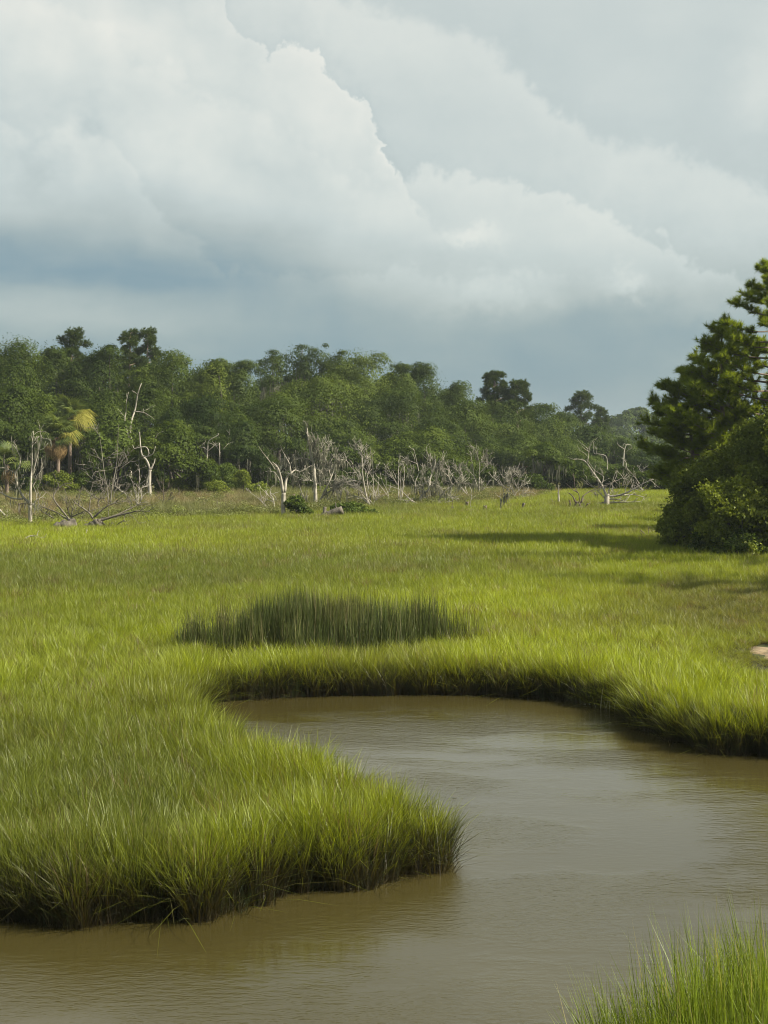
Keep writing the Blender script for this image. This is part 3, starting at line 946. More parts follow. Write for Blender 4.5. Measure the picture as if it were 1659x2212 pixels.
G_OAK = 'live oaks of the far wood'
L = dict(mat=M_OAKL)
for a in [
    # X, top row, width, depth, label, options
    (-60, 735, 190, 128, 'live oak of the far wood cut off by the left picture edge', {}),
    (36, 726, 175, 127, 'tall sunlit live oak at the left end of the far wood skyline', L),
    (112, 744, 120, 136, 'dark live oak on the skyline between the left end and first pine', {}),
    (214, 746, 130, 134, 'live oak with a small spur on the skyline between the two left pines', {}),
    (238, 742, 50, 139, 'narrow oak spike rising just left of the twin topped pine', dict(n=5000, k=12, base=.45, moss=40)),
    (372, 752, 165, 131, 'bright rounded live oak right of the twin topped pine', L),
    (455, 774, 105, 130, 'live oak with ragged top in the dip of the left skyline', L),
    (515, 776, 110, 139, 'live oak just left of the airy mossy skyline tree', {}),
    (590, 754, 80, 151, 'left spire of the airy live oak hung with moss on the skyline', dict(n=6500, k=13, base=.40, moss=220, dens=.8, small=.36)),
    (640, 742, 95, 153, 'middle airy live oak with sky showing through its mossy top', dict(n=7000, k=14, base=.42, moss=260, dens=.75, small=.34)),
    (690, 740, 85, 152, 'right spire of the airy mossy live oaks beside the bright dome', dict(n=7000, k=13, base=.42, moss=220, dens=.8, small=.36)),
    (733, 755, 70, 150, 'narrow oak top wedged between airy oaks and the bright dome', dict(n=5000, k=12, base=.4, moss=80)),
    (790, 754, 165, 143, 'broad bright domed live oak at the middle of the skyline', L),
    (870, 782, 90, 148, 'live oak with a flat top right of the bright dome', {}),
    (915, 779, 110, 151, 'rounded live oak standing at the right shoulder of the skyline', {}),
    (985, 820, 110, 152, 'live oak in the notch left of the flat topped pines', {}),
    (695, 808, 200, 131, 'wide pale green live oak in front of the airy mossy ones', L),
    (590, 852, 190, 124, 'dark live oak heavily hung with moss over the black hollow', dict(moss=500)),
    (870, 828, 190, 138, 'dense live oak with dangling moss below the bright dome', dict(moss=420)),
    (1005, 862, 150, 143, 'live oak with dark limbs showing behind the low bright oak', dict(moss=260, dens=.8)),
    (925, 922, 150, 121, 'low bright spreading oak behind the grey snags at centre', dict(mat=M_OAKL, n=24000, moss=40, base=.05)),
    (845, 952, 100, 119, 'small bright oak bush at the left foot of the low spreading oak', dict(mat=M_OAKL, n=13000, moss=20, base=.03)),
    (1010, 958, 90, 123, 'small leafy oak at the right foot of the low spreading oak', dict(mat=M_OAKL, n=13000, moss=30, base=.05)),
    (1085, 862, 150, 150, 'live oak below the pair of flat topped pines', dict(mat=M_OAKL)),
    (1170, 870, 120, 160, 'live oak right of the flat topped pines where the skyline falls', L),
    (1225, 888, 110, 172, 'rounded oak left of the lone round topped pine', {}),
    (1120, 935, 140, 137, 'shady mossy oak with a dead palmetto skirt under it', dict(moss=260)),
    (1215, 945, 120, 148, 'dense oak in the lower wood behind the uprooted white tree', dict(moss=120)),
    (1290, 918, 95, 176, 'oak sloping down to the right under the lone round topped pine', {}),
    (1345, 945, 80, 160, 'airy oak with a crooked bare limb near the right end of the wood', dict(n=6000, k=12, base=.3, dens=.8)),
    (1275, 985, 95, 146, 'low dark oak behind the upper limbs of the uprooted white tree', {}),
    (1340, 1000, 70, 150, 'low bushy oak behind the right limbs of the uprooted white tree', dict(n=7000)),
    (1400, 972, 110, 158, 'grey green low oak at the right end of the far wood', dict(mat=M_OAK)),
    (1470, 960, 120, 160, 'low oak of the far wood mostly behind the right pine', {}),
    (1176, 955, 78, 118, 'small oak standing out in the marsh on a bare grey trunk', dict(mat=M_OAKL, n=6500, k=13, base=.42, moss=60)),
    (20, 828, 170, 117, 'leafy oak below the skyline at the left picture edge', {}),
    (95, 850, 150, 119, 'oak behind the palms at left', L),
    (225, 838, 150, 118, 'oak with hanging moss left of the tall bare white snag', dict(moss=240)),
    (310, 835, 130, 121, 'dark oak right behind the tall bare white snag', {}),
    (440, 850, 150, 118, 'dark mossy oak left of the black hollow', dict(moss=360)),
    (510, 905, 130, 117, 'shaded oak with grey moss beards beside the black hollow', dict(moss=420)),
    (372, 905, 130, 104, 'low dense rounded oak right of the white forked snag', dict(mat=M_OAKL, n=22000, moss=20, base=.03, lsize=.10)),
    (255, 905, 100, 106, 'thin grey green cedar behind the twin bare saplings', dict(mat=M_BUSH, n=6000, moss=60, base=.06, lsize=.12, name='cedar_tree', cat='cedar tree')),
    (735, 905, 150, 126, 'shaded oak behind the mossy grey snags', dict(moss=300)),
    (800, 960, 130, 128, 'deeply shaded low oak between the mossy snag and bright oak', dict(moss=100)),
]:
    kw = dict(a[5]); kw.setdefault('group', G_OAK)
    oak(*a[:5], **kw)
for a in [
    (1338, 895, 85, 400, 'hazy blue oak in the distance just right of the tiny pine', dict(n=9000, lsize=.36)),
    (1380, 879, 62, 415, 'tallest hazy blue tree in the distance left of the near pine', dict(n=9000, lsize=.36, base=.3)),
    (1425, 884, 80, 420, 'hazy blue tree in the distance touching the near pine', dict(n=9000, lsize=.36)),
    (1400, 935, 130, 360, 'low hazy blue tree in the distance in front of taller ones', dict(n=9000, lsize=.36, base=.03)),
    (1490, 890, 120, 430, 'hazy blue tree in the distance behind the near pine', dict(n=9000, lsize=.36)),
    (1320, 940, 110, 340, 'low hazy tree in the distance behind the sloping oak', dict(n=9000, lsize=.36, base=.03)),
]:
    oak(*a[:5], **{**dict(moss=0, group='hazy trees in the distance', name='distant_tree', cat='tree', mat=M_OAK), **a[5]})
# filler trees that make the body of the wood behind the front rows
DEEP = ['cut off by the left picture edge', 'behind the tall sunlit oak at the left end', 'behind the first skyline pine', 'between the first pine and the narrow oak spike', 'behind the twin topped pine', 'behind the bright oak right of the twin topped pine', 'behind the ragged topped oak in the left dip', 'left of the airy mossy oaks', 'behind the left spire of the airy mossy oaks', 'behind the right spire of the airy mossy oaks', 'behind the left half of the bright dome', 'behind the right half of the bright dome', 'behind the rounded oak at the right shoulder', 'behind the notch left of the flat topped pines', 'behind the taller flat topped pine', 'behind the straight trunked flat topped pine', 'behind the falling right skyline', 'under the lone round topped pine', 'behind the airy oak with the crooked limb', 'behind the right end oaks and the near pine']
for i in range(20):
    X = -90 + i * 72 + R.uniform(-12, 12)
    Yt = np.interp(X, [-100, 0, 300, 460, 700, 800, 900, 1000, 1150, 1250, 1330, 1500], [770, 765, 765, 800, 795, 800, 820, 850, 890, 915, 950, 960])
    oak(X, Yt + R.uniform(-10, 12), 165, R.uniform(158, 172), 'dark oak deep in the wood, ' + DEEP[i], group='oaks deep in the far wood', n=11000, k=26, base=.02, moss=0, lsize=.18)

for a in [
    (157, 716, 72, 141, 'first skyline pine from the left with a rounded dark tuft', dict(bare=.66)),
    (280, 716, 58, 140, 'left top of the twin topped dark pines on the left skyline', dict(bare=.55)),
    (318, 713, 62, 141, 'right top of the twin topped dark pines on the left skyline', dict(bare=.55)),
    (1068, 806, 56, 154, 'flat topped pine standing highest right of centre', dict(bare=.66)),
    (1118, 826, 62, 152, 'flat topped pine with a visible straight bare trunk', dict(bare=.62)),
    (1257, 849, 62, 190, 'lone round topped pine above the right end of the wood', dict(bare=.55)),
    (1297, 884, 36, 205, 'tiny pine right of the lone round topped pine', dict(bare=.5)),
]:
    far_pine(*a[:5], **a[5])

for a in [
    (15, 1000, 110, 101, 'dark green shrub at the left edge under the palmetto', {}),
    (130, 1012, 66, 97, 'bright rounded shrub at the foot of the tall palm', dict(mat=M_YBUSH)),
    (182, 1010, 66, 98, 'yellow green shrub right of the tall palm trunk', dict(mat=M_BUSH)),
    (205, 930, 70, 103, 'tall thin shrub between the palm and the bare saplings', dict(n=5000)),
    (335, 1010, 70, 99, 'low green shrub behind the white forked snag', {}),
    (300, 930, 70, 102, 'leafy green treelet round the head of the white forked snag', dict(mat=M_OAKL, n=5000)),
    (440, 1000, 90, 103, 'dark shrub below the broken grey snags', {}),
    (490, 995, 80, 104, 'dark green shrub right of the broken grey snags', {}),
    (525, 1008, 44, 101, 'bright yellow green branch of leaves by the black hollow', dict(mat=M_YBUSH, n=2600)),
    (385, 1030, 60, 97, 'pale marsh bush in front of the low rounded oak', dict(mat=M_YBUSH, n=2600)),
    (470, 1035, 60, 96, 'pale marsh bush in front of the dark shrubs', dict(mat=M_YBUSH, n=2600)),
    (560, 1042, 60, 98, 'pale marsh bush left of the slim forked snag', dict(mat=M_YBUSH, n=2600)),
    (640, 1068, 60, 88, 'dark green bush right behind the slim forked snag', dict(mat=M_BUSH, n=3000)),
    (760, 1085, 90, 90, 'low brown green bush right of the fallen log', dict(mat=M_BUSH, n=3000)),
    (845, 1085, 60, 96, 'low bush at the grass edge below the leaning sticks', dict(mat=M_BUSH, n=2500)),
    (1065, 1040, 50, 112, 'bright bush between the multi stemmed snag and grey brush', dict(mat=M_YBUSH, n=2600)),
    (700, 1050, 60, 104, 'bright bush seen through the bleached brush', dict(mat=M_YBUSH, n=2400)),
    (870, 1050, 80, 110, 'bright bush behind the mossy leaning snag', dict(mat=M_YBUSH, n=2600)),
    (245, 1000, 70, 101, 'olive shrub behind the twin bare saplings', dict(n=3500)),
    (60, 1030, 80, 99, 'olive shrub behind the forked grey snag at left', {}),
]:
    shrub(*a[:5], **a[5])
FOOT = [(585, 'under the black hollow left of the slim forked snag'), (650, 'behind the slim forked snag'), (705, 'behind the tallest grey snag'), (765, 'behind the mossy leaning snag'), (812, 'behind the bleached twiggy dead tree'), (868, 'behind the three grey poles'),
        (915, 'behind the ragged grey snag'), (962, 'behind the arched fallen trunk'), (1005, 'behind the pale leaning trunk'), (1052, 'behind the antler topped snag'), (1100, 'behind the bush of fine grey twigs'), (1150, 'left of the small marsh oak'),
        (1205, 'right of the small marsh oak'), (1255, 'behind the dark spiked rootball'), (1305, 'behind the bleached uprooted tree'), (1352, 'right of the bleached uprooted tree'), (1398, 'at the right end of the wood'), (1440, 'behind the near pine')]
for X_, wh in FOOT:
    shrub(X_, R.uniform(1003, 1026), R.uniform(64, 92), R.uniform(106, 111), 'dark low shrub ' + wh, mat=M_OAK, n=4200, lsize=.11, k=12)

# ------------------------------------------------------------------ palms
def fan_mesh(name, mat, L=1.0, leaflets=22, droop=.25):
    """one fan leaf pointing along +x with its stalk"""
    mb = MB()
    st = L * .55
    P = spline([(0, 0, 0), (st * .5, 0, .05 * L), (st, 0, .0)], 3)
    tube(mb, P, np.linspace(.02, .012, len(P)), 4, .5)
    for i in range(leaflets):
        a = (i / (leaflets - 1) - .5) * 3.6
        l = L * .75 * (1 - .30 * abs(a) / 1.8)
        d = np.array([math.cos(a), math.sin(a), 0]); s = np.array([-d[1], d[0], 0]) * L * .028
        b = np.array([st, 0, 0]); q1 = b + d * l * .6 + [0, 0, .06 * L]; q2 = b + d * l + [0, 0, -droop * L * R.uniform(.5, 1.3)]
        up = np.array([0, 0, .02 * L])
        mb.add([b, q1 - s + up, q1 + s + up, q2, q1], [(0, 1, 4), (0, 4, 2), (1, 3, 4), (4, 3, 2)], R.random())
    return mb.mesh(name, mat)
FAN = {k: [fan_mesh('frond', m, 1.0, 22, dr) for _ in range(3)] for k, m, dr in (('g', M_PALM, .22), ('d', M_PALMD, .5), ('y', M_PALMY, .4))}
def palm(X, Y, d, r, label, green=18, dead=10, yellow=0, trunk=True, side=1):
    d *= 1.25; r *= 1.25
    c = DP(X, Y, d); gz = float(ground_z(np.array([c[0]]), np.array([d]))[0]); H = c[2] - gz
    root = thing('palmetto_palm', label, 'palm tree', (c[0], d, gz), 'cabbage palms in the far wood')
    if H > .4:
        mb = MB(); tr = spline([(0, 0, -.2), (.05, 0, H * .5), (0, 0, H)], 5)
        tube(mb, tr, .17 * (1 + .12 * R.uniform(-1, 1, len(tr))), 9, rough=.10); mb.obj('trunk', M_PBARK, root, smooth=True)
    def add(kind, az, el, L):
        o = bpy.data.objects.new('frond', FAN[kind][R.integers(0, 3)]); COL.objects.link(o); o.parent = root
        o.location = (0, 0, H); o.rotation_euler = (R.normal(0, .35), -el, az); o.scale = (L, L, L)
        if kind == 'd': o['label'] = 'brown dead hanging frond'
        if kind == 'y': o['label'] = 'yellowed frond'
    for i in range(green): add('g', i * 2.4 + R.uniform(-.3, .3), R.uniform(-.35, 1.35), r * R.uniform(.8, 1.1))
    for i in range(dead): add('d', i * 2.4 + R.uniform(-.3, .3), R.uniform(-1.4, -.7), r * R.uniform(.7, 1.0))
    for i in range(yellow): add('y', R.normal(0 if side > 0 else 3.14, .6), R.uniform(-.35, .35), r * R.uniform(.8, 1.15))
palm(124, 945, 97, 1.4, 'tall palm with a skirt of dead brown fronds, in front', 34, 22, 5)
palm(150, 903, 100, 1.4, 'higher palm behind the first with yellowed fronds on its right', 26, 6, 12)
palm(14, 1004, 96, 1.5, 'low green palmetto at the left picture edge', 20, 2, 0)
palm(1132, 985, 128, 1.1, 'small palmetto with brown hanging fronds under the shady oak', 8, 9, 0)

# ------------------------------------------------------------------ dead trees, traced limb by limb, each at its own depth
ZM = {'A': (0, 829.5, .2), 'B': (232.3, 829.5, .2), 'C': (530.9, 915.8, .18), 'D': (796.3, 915.8, .18), 'E': (1061.8, 915.8, .22), 'F': (1360.4, 564, .18), 'G': (1360.4, 895.9, .18)}
def path(z, pts, d, root, wob, d0=0.0, dd=None):
    """points of a limb: measured across and up, with its own reach towards or away from the camera"""
    x0, y0, k = ZM[z]
    n = len(pts)
    Lw = sum(math.dist(pts[i], pts[i + 1]) for i in range(n - 1)) * k * A * d
    tgt = (R.uniform(-wob, wob) if dd is None else dd) * Lw
    out = []
    for i, (px, py) in enumerate(pts):
        q = DP(x0 + k * px, y0 + k * py, d)
        s = i / max(1, n - 1)
        q[1] += d0 + tgt * s + (R.normal(0, .03) * Lw if 0 < i else 0)
        out.append(q - root)
    return np.array(out)
def twigs(mb, P, n, L, r, moss=None, up=.35, depth=2):
    """side shoots along a limb"""
    for _ in range(n):
        i = R.integers(max(1, len(P) // 4), len(P)); p = P[i - 1] + (P[i] - P[i - 1]) * R.random()
        t = P[i] - P[i - 1]; t /= np.linalg.norm(t) + 1e-9
        q = rdir(1)[0] * .9 + t * .75 + np.array([0, 0, up]); q /= np.linalg.norm(q)
        l = L * R.uniform(.4, 1.2)
        a = p + q * l * .5 + rdir(1)[0] * l * .12; b = p + q * l + rdir(1)[0] * l * .2
        tube(mb, spline([p, a, b], 2), np.linspace(r, r * .35, 5), 4)
        if depth > 1:
            for _k in range(R.integers(1, 3)):
                s = a + (b - a) * R.random(); e = s + (q * .7 + rdir(1)[0] * .8 + [0, 0, up * .5]) * l * .45
                tube(mb, [s, (s + e) / 2 + rdir(1)[0] * l * .05, e], np.array([.6, .45, .25]) * r, 3)
        if moss is not None and R.random() < .6: moss.append(b); moss.append(a)
def dead(z, label, trunk, limbs, mat=None, name='dead_tree', cat='dead tree', group='dead trees along the marsh edge', d=None, ntw=7, tl=.75, tr=.021, moss=0, wob=.35, tname='trunk', rough=.10, base=None, lname='branch', dd=0.0):
    """trunk = (r0, r1, pts) ; limbs = [(r0, r1, pts), ...]"""
    x0, y0, k = ZM[z]
    bp = base or trunk[2][0]
    if d is None: d = min(GD(max(y0 + k * bp[1], HZ + 40), .38), 140) + dd
    root = DP(x0 + k * bp[0], y0 + k * bp[1], d)
    root[2] = float(ground_z(np.array([root[0]]), np.array([d]))[0])
    o = thing(name, label, cat, root, group)
    ms = []
    mat = mat or M_DEAD
    mb = MB()
    P = spline(path(z, trunk[2], d, root, .12), 4)
    if tname == 'trunk':
        P = np.vstack([[P[0][0], P[0][1], min(-.4, P[0][2] - .4)], P])
    tube(mb, P, .74 * trunk[0] + .74 * (trunk[1] - trunk[0]) * np.linspace(0, 1, len(P)) ** .8, 9, rough=rough)
    twigs(mb, P, max(1, ntw // 2), tl * .7, tr, ms)
    mb.obj(tname, mat, o, smooth=True)
    trunkP = P
    for r0, r1, pts in limbs:
        lb = MB()
        Q = path(z, pts, d, root, wob)
        j = np.argmin(np.linalg.norm((trunkP - Q[0])[:, [0, 2]], axis=1))
        if np.linalg.norm((trunkP[j] - Q[0])[[0, 2]]) < .6: Q[:, 1] += trunkP[j][1] - Q[0][1]
        Q = spline(Q, 4)
        tube(lb, Q, .82 * r0 + .82 * (r1 - r0) * np.linspace(0, 1, len(Q)) ** .7, 7, rough=rough)
        twigs(lb, Q, ntw, tl, tr, ms)
        lb.obj(lname, mat, o, smooth=True)
        if moss:
            for q in Q[2:]:
                if R.random() < .7: ms.append(q)
    if moss and ms:
        mm = MB(); ms = np.array(ms)
        q = ms[R.integers(0, len(ms), moss)] + R.normal(0, .06, (moss, 3)); q = q[q[:, 2] > .9]
        moss_strands(mm, q, .2, .8, .02, .045)
        if mm.n: tag(mm.obj('moss', M_MOSS, o), kind='stuff')
    return o

dead('A', 'tall forked grey dead tree with two upright spires at the left edge', (.17, .12, [(325, 1560), (325, 1420), (335, 1310)]),
     [(.10, .02, [(335, 1310), (240, 1200), (190, 1080), (170, 970), (210, 900), (220, 800), (180, 690)]), (.08, .02, [(250, 1245), (120, 1235), (0, 1180), (-60, 1150)]),
      (.11, .015, [(335, 1310), (345, 1100), (345, 900), (365, 700), (377, 510)]), (.06, .015, [(345, 1120), (400, 1030), (440, 940)]), (.06, .012, [(350, 1000), (380, 880), (420, 740), (450, 620), (485, 580)]),
      (.05, .012, [(350, 1310), (385, 1280), (400, 1210)]), (.03, .01, [(170, 970), (100, 930), (50, 895)]), (.03, .008, [(240, 1200), (180, 1160), (120, 1130)])], moss=28, ntw=4)
dead('A', 'short rotten mossy post behind the forked grey tree at left', (.12, .07, [(215, 1470), (212, 1390), (210, 1290)]), [(.05, .03, [(211, 1310), (245, 1290), (240, 1340)])], mat=M_DEADB, name='dead_stump', cat='tree stump', group='stumps along the marsh edge', ntw=1, moss=8)
dead('A', 'bare log leaning in from the left picture edge', (.10, .05, [(150, 1500), (60, 1430), (0, 1370), (-60, 1300)]), [(.03, .01, [(60, 1430), (90, 1450), (150, 1440)])], mat=M_DEADG, name='fallen_log', cat='log', group='fallen wood on the marsh', tname='log', ntw=1)
dead('A', 'blunt grey fallen trunk with a fan of curving bare branches', (.55, .50, [(590, 1585), (660, 1560), (760, 1540), (820, 1525)]),
     [(.09, .02, [(770, 1520), (750, 1480), (650, 1370), (565, 1260), (560, 1190), (640, 1100), (740, 1080)]), (.06, .015, [(750, 1480), (600, 1390), (470, 1340), (400, 1290), (410, 1200)]), (.05, .012, [(580, 1455), (480, 1390), (430, 1350)]),
      (.06, .012, [(765, 1500), (775, 1400), (800, 1300), (830, 1200)]), (.045, .01, [(760, 1440), (730, 1330), (730, 1210)]), (.05, .012, [(770, 1440), (900, 1390), (960, 1375)])], mat=M_DEADD, name='fallen_tree', cat='fallen tree', tname='trunk', ntw=6, rough=.2)
dead('A', 'uprooted stump with pale splayed roots and long sweeping branches', (.40, .34, [(915, 1585), (990, 1550), (1070, 1490)]),
     [(.20, .09, [(1060, 1470), (1090, 1530), (1070, 1580), (1055, 1640)]), (.17, .08, [(1085, 1480), (1110, 1560), (1105, 1640)]), (.15, .07, [(1060, 1500), (1045, 1570), (1035, 1630)]),
      (.08, .02, [(1010, 1460), (960, 1390), (830, 1290), (790, 1240)]), (.07, .015, [(1020, 1440), (1100, 1360), (1200, 1300), (1320, 1240)]), (.09, .02, [(1050, 1480), (1200, 1440), (1300, 1400), (1440, 1330), (1500, 1290)]),
      (.09, .02, [(1060, 1490), (1250, 1430), (1420, 1390), (1510, 1370), (1640, 1375)]), (.05, .012, [(960, 1390), (970, 1280), (990, 1180), (1080, 1130)]), (.05, .012, [(1030, 1440), (1150, 1330), (1270, 1280), (1400, 1240)]),
      (.05, .01, [(1110, 1500), (1200, 1560), (1300, 1500), (1400, 1480)]), (.04, .01, [(1110, 1560), (1230, 1600), (1330, 1555)]), (.04, .01, [(1060, 1330), (1060, 1270), (1100, 1240)])], mat=M_DEADD, name='uprooted_stump', cat='fallen tree', ntw=6, rough=.18, lname='branch')
dead('A', 'left one of the twin tall bare saplings with many fine twigs', (.07, .012, [(1180, 1350), (1150, 1150), (1120, 950), (1080, 700), (1055, 520)]),
     [(.03, .008, [(1090, 830), (1050, 790), (1000, 690)]), (.03, .008, [(1110, 1160), (1000, 1040), (870, 930)]), (.03, .008, [(1120, 950), (1000, 900), (870, 870)]), (.02, .006, [(1060, 570), (1020, 500), (1000, 470)]), (.025, .006, [(1100, 830), (1180, 780), (1210, 760)]), (.03, .006, [(1150, 1150), (1230, 1090), (1290, 1090)])], mat=M_DEADM, ntw=5, tl=.8)
dead('A', 'right one of the twin tall bare saplings with many fine twigs', (.08, .012, [(1190, 1360), (1210, 1130), (1250, 900), (1270, 650), (1275, 440)]),
     [(.04, .008, [(1240, 920), (1310, 850), (1340, 700)]), (.03, .006, [(1240, 960), (1360, 870), (1440, 800)]), (.03, .006, [(1250, 900), (1180, 930), (1050, 950)]), (.03, .006, [(1225, 1040), (1330, 1000), (1450, 960)]), (.03, .006, [(1205, 1140), (1120, 1050), (1090, 1020)]), (.03, .006, [(1290, 870), (1350, 790), (1400, 740)])], mat=M_DEADM, ntw=5, tl=.8)
dead('A', 'tangle of thin grey brush at the foot of the twin saplings', (.06, .02, [(1180, 1360), (1170, 1300), (1190, 1230)]),
     [(.035, .008, [(1180, 1340), (1130, 1250), (1140, 1150), (1090, 1100)]), (.035, .008, [(1190, 1330), (1260, 1230), (1330, 1180), (1390, 1110)]), (.03, .008, [(1185, 1330), (1230, 1200), (1220, 1100)]), (.03, .008, [(1180, 1320), (1080, 1260), (1000, 1180)]), (.03, .008, [(1200, 1310), (1330, 1270), (1450, 1250)])], mat=M_DEADM, ntw=9, tl=.8, name='dead_brush', cat='dead shrub')
dead('A', 'pale many stemmed dead shrub right of the long sweeping branches', (.06, .03, [(1480, 1375), (1480, 1330), (1485, 1280)]),
     [(.045, .012, [(1480, 1360), (1460, 1240), (1415, 1060)]), (.04, .012, [(1485, 1330), (1495, 1200), (1500, 920)]), (.045, .012, [(1490, 1340), (1530, 1240), (1520, 1150), (1500, 1110)]), (.05, .012, [(1450, 1370), (1400, 1260), (1330, 1180), (1250, 1130), (1150, 1080)]), (.035, .01, [(1490, 1330), (1550, 1200)]), (.03, .008, [(1510, 1140), (1580, 1100), (1640, 1080)])], ntw=5, name='dead_shrub', cat='dead shrub')
dead('A', 'bent fallen branch lying in the bright grass at far left', (.05, .04, [(180, 1720), (260, 1680), (330, 1645), (400, 1670), (480, 1690)]), [(.03, .012, [(330, 1650), (380, 1640), (460, 1680)])], mat=M_DEADG, name='fallen_branch', cat='branch', group='fallen wood on the marsh', tname='stem', ntw=2, tl=.4)
dead('A', 'low fallen branch in the grass below the uprooted stump', (.05, .02, [(870, 1670), (940, 1650), (1030, 1640)]), [(.03, .012, [(900, 1660), (930, 1630), (950, 1620)])], mat=M_DEADG, name='fallen_branch', cat='branch', group='fallen wood on the marsh', tname='stem', ntw=2, tl=.4)
dead('B', 'tall bare white snag with two stems above the left shrubs', (.20, .05, [(262, 1180), (250, 800), (250, 630), (240, 560), (265, 420), (290, 280), (320, 140), (345, 70), (370, 0)]),
     [(.09, .02, [(240, 600), (215, 560), (185, 400), (190, 300), (200, 200), (220, 90)]), (.06, .012, [(290, 300), (380, 310), (440, 340), (510, 385)]), (.035, .008, [(380, 310), (400, 290), (520, 235)]), (.03, .008, [(190, 360), (150, 320), (115, 280)]), (.03, .01, [(330, 120), (300, 95), (290, 85)]), (.05, .02, [(238, 600), (225, 540), (228, 470)])], ntw=2, tl=.5, d=131)
dead('B', 'stout white dead trunk forking into twisted crooked arms', (.19, .17, [(455, 1170), (450, 1000), (460, 930)]),
     [(.12, .05, [(460, 930), (420, 830), (370, 780), (350, 700), (345, 600), (340, 520)]), (.10, .03, [(465, 930), (500, 860), (510, 810)]), (.07, .03, [(370, 775), (430, 790), (450, 740), (420, 685), (350, 690), (300, 700), (285, 665)]), (.07, .03, [(430, 790), (490, 760), (525, 680)]), (.04, .012, [(515, 590), (550, 540), (605, 515)])], ntw=1, tl=.35, rough=.16, d=111)
dead('B', 'small dark bare sapling in the brown scrub left of centre', (.06, .012, [(610, 1340), (605, 1200), (600, 1100), (602, 1030)]),
     [(.03, .006, [(610, 1300), (560, 1250), (520, 1210)]), (.04, .008, [(615, 1300), (660, 1240), (695, 1170)]), (.025, .006, [(606, 1200), (640, 1150), (660, 1110)]), (.025, .006, [(605, 1180), (570, 1130), (560, 1100)]), (.02, .006, [(620, 1290), (700, 1230), (790, 1190)])], mat=M_DEADB, ntw=5, tl=.5)
dead('B', 'broken crooked grey snag rising from the dark shrubs', (.14, .03, [(1060, 1080), (1070, 860), (1080, 720), (1100, 620), (1195, 560), (1200, 535)]),
     [(.06, .015, [(1080, 720), (1040, 690), (1000, 680), (1050, 635)]), (.05, .015, [(1085, 730), (1140, 680), (1150, 665)]), (.04, .01, [(1100, 640), (1150, 660), (1190, 690)])], ntw=3, tl=.5, d=133)
dead('B', 'pale upright broken post beside the crooked grey snag', (.10, .07, [(1215, 1060), (1215, 860), (1213, 640)]), [(.04, .012, [(1214, 760), (1250, 710), (1300, 650)]), (.03, .012, [(1214, 730), (1170, 660), (1135, 625)])], ntw=2, tl=.4, d=134)
dead('B', 'leaning grey pole right of the broken posts', (.06, .02, [(1270, 1000), (1275, 800), (1300, 680), (1310, 640)]), [(.03, .01, [(1290, 720), (1310, 560), (1305, 520)])], mat=M_DEADG, ntw=2, tl=.4, d=135)
dead('B', 'stocky broken brown stump among the dark shrubs', (.20, .16, [(930, 1050), (930, 940), (932, 840)]), [(.05, .02, [(920, 930), (890, 870), (860, 830)])], mat=M_DEADG, ntw=1, name='dead_stump', cat='tree stump', group='stumps along the marsh edge', d=132)
dead('B', 'arched white fallen log at the back of the brown scrub', (.14, .08, [(745, 1055), (765, 1025), (810, 1018), (890, 1030)]), [(.03, .01, [(770, 1020), (740, 990), (710, 965)])], ntw=1, tl=.4, name='fallen_log', cat='log', group='fallen wood on the marsh', tname='log')
dead('B', 'little dead shrub in the scrub left of the slim forked snag', (.03, .015, [(1270, 1365), (1272, 1320), (1280, 1260)]), [(.03, .008, [(1285, 1360), (1340, 1320), (1400, 1290)]), (.02, .006, [(1270, 1340), (1200, 1320), (1160, 1260)])], mat=M_DEADB, ntw=3, tl=.4, name='dead_shrub', cat='dead shrub')
dead('C', 'slim forked pale snag with a wavy right arm standing at the grass edge', (.20, .17, [(452, 1130), (450, 950), (455, 830)]),
     [(.13, .03, [(448, 830), (420, 640), (380, 520), (325, 460)]), (.07, .015, [(430, 780), (390, 650), (330, 580), (295, 585)]), (.05, .012, [(350, 550), (310, 480), (220, 360), (165, 275)]), (.12, .02, [(470, 820), (485, 660), (540, 600), (590, 560), (660, 575), (770, 510)]), (.07, .03, [(542, 595), (530, 500), (555, 470)]), (.035, .01, [(528, 490), (480, 400), (420, 300)])], ntw=2, tl=.4)
dead('C', 'dark low dead shrub with long sticks leaning left', (.07, .04, [(350, 1070), (340, 980), (330, 900)]), [(.04, .012, [(330, 900), (290, 830), (355, 880), (350, 940)]), (.035, .01, [(290, 1050), (150, 900), (20, 800)]), (.035, .01, [(320, 1060), (210, 950), (120, 860)]), (.04, .012, [(335, 920), (280, 870), (180, 770)]), (.03, .01, [(335, 940), (260, 915), (195, 885)])], mat=M_DEADG, ntw=5, tl=.5, name='dead_shrub', cat='dead shrub')
dead('C', 'tallest grey snag draped in moss with a thick spire', (.24, .05, [(835, 1000), (835, 800), (812, 500), (780, 380), (745, 150), (735, 60)]),
     [(.06, .012, [(800, 460), (740, 425), (600, 415), (440, 415)]), (.06, .015, [(805, 430), (860, 360), (910, 255)]), (.05, .012, [(815, 470), (950, 340), (1020, 200)]), (.04, .01, [(785, 330), (830, 250), (840, 200)]), (.06, .015, [(790, 970), (690, 870), (620, 660), (580, 590)]), (.05, .01, [(830, 700), (760, 680), (600, 640)]), (.05, .01, [(830, 740), (900, 690), (930, 600)]), (.04, .01, [(825, 640), (700, 560), (680, 470)])], mat=M_DEADG, ntw=15, tl=.8, moss=220)
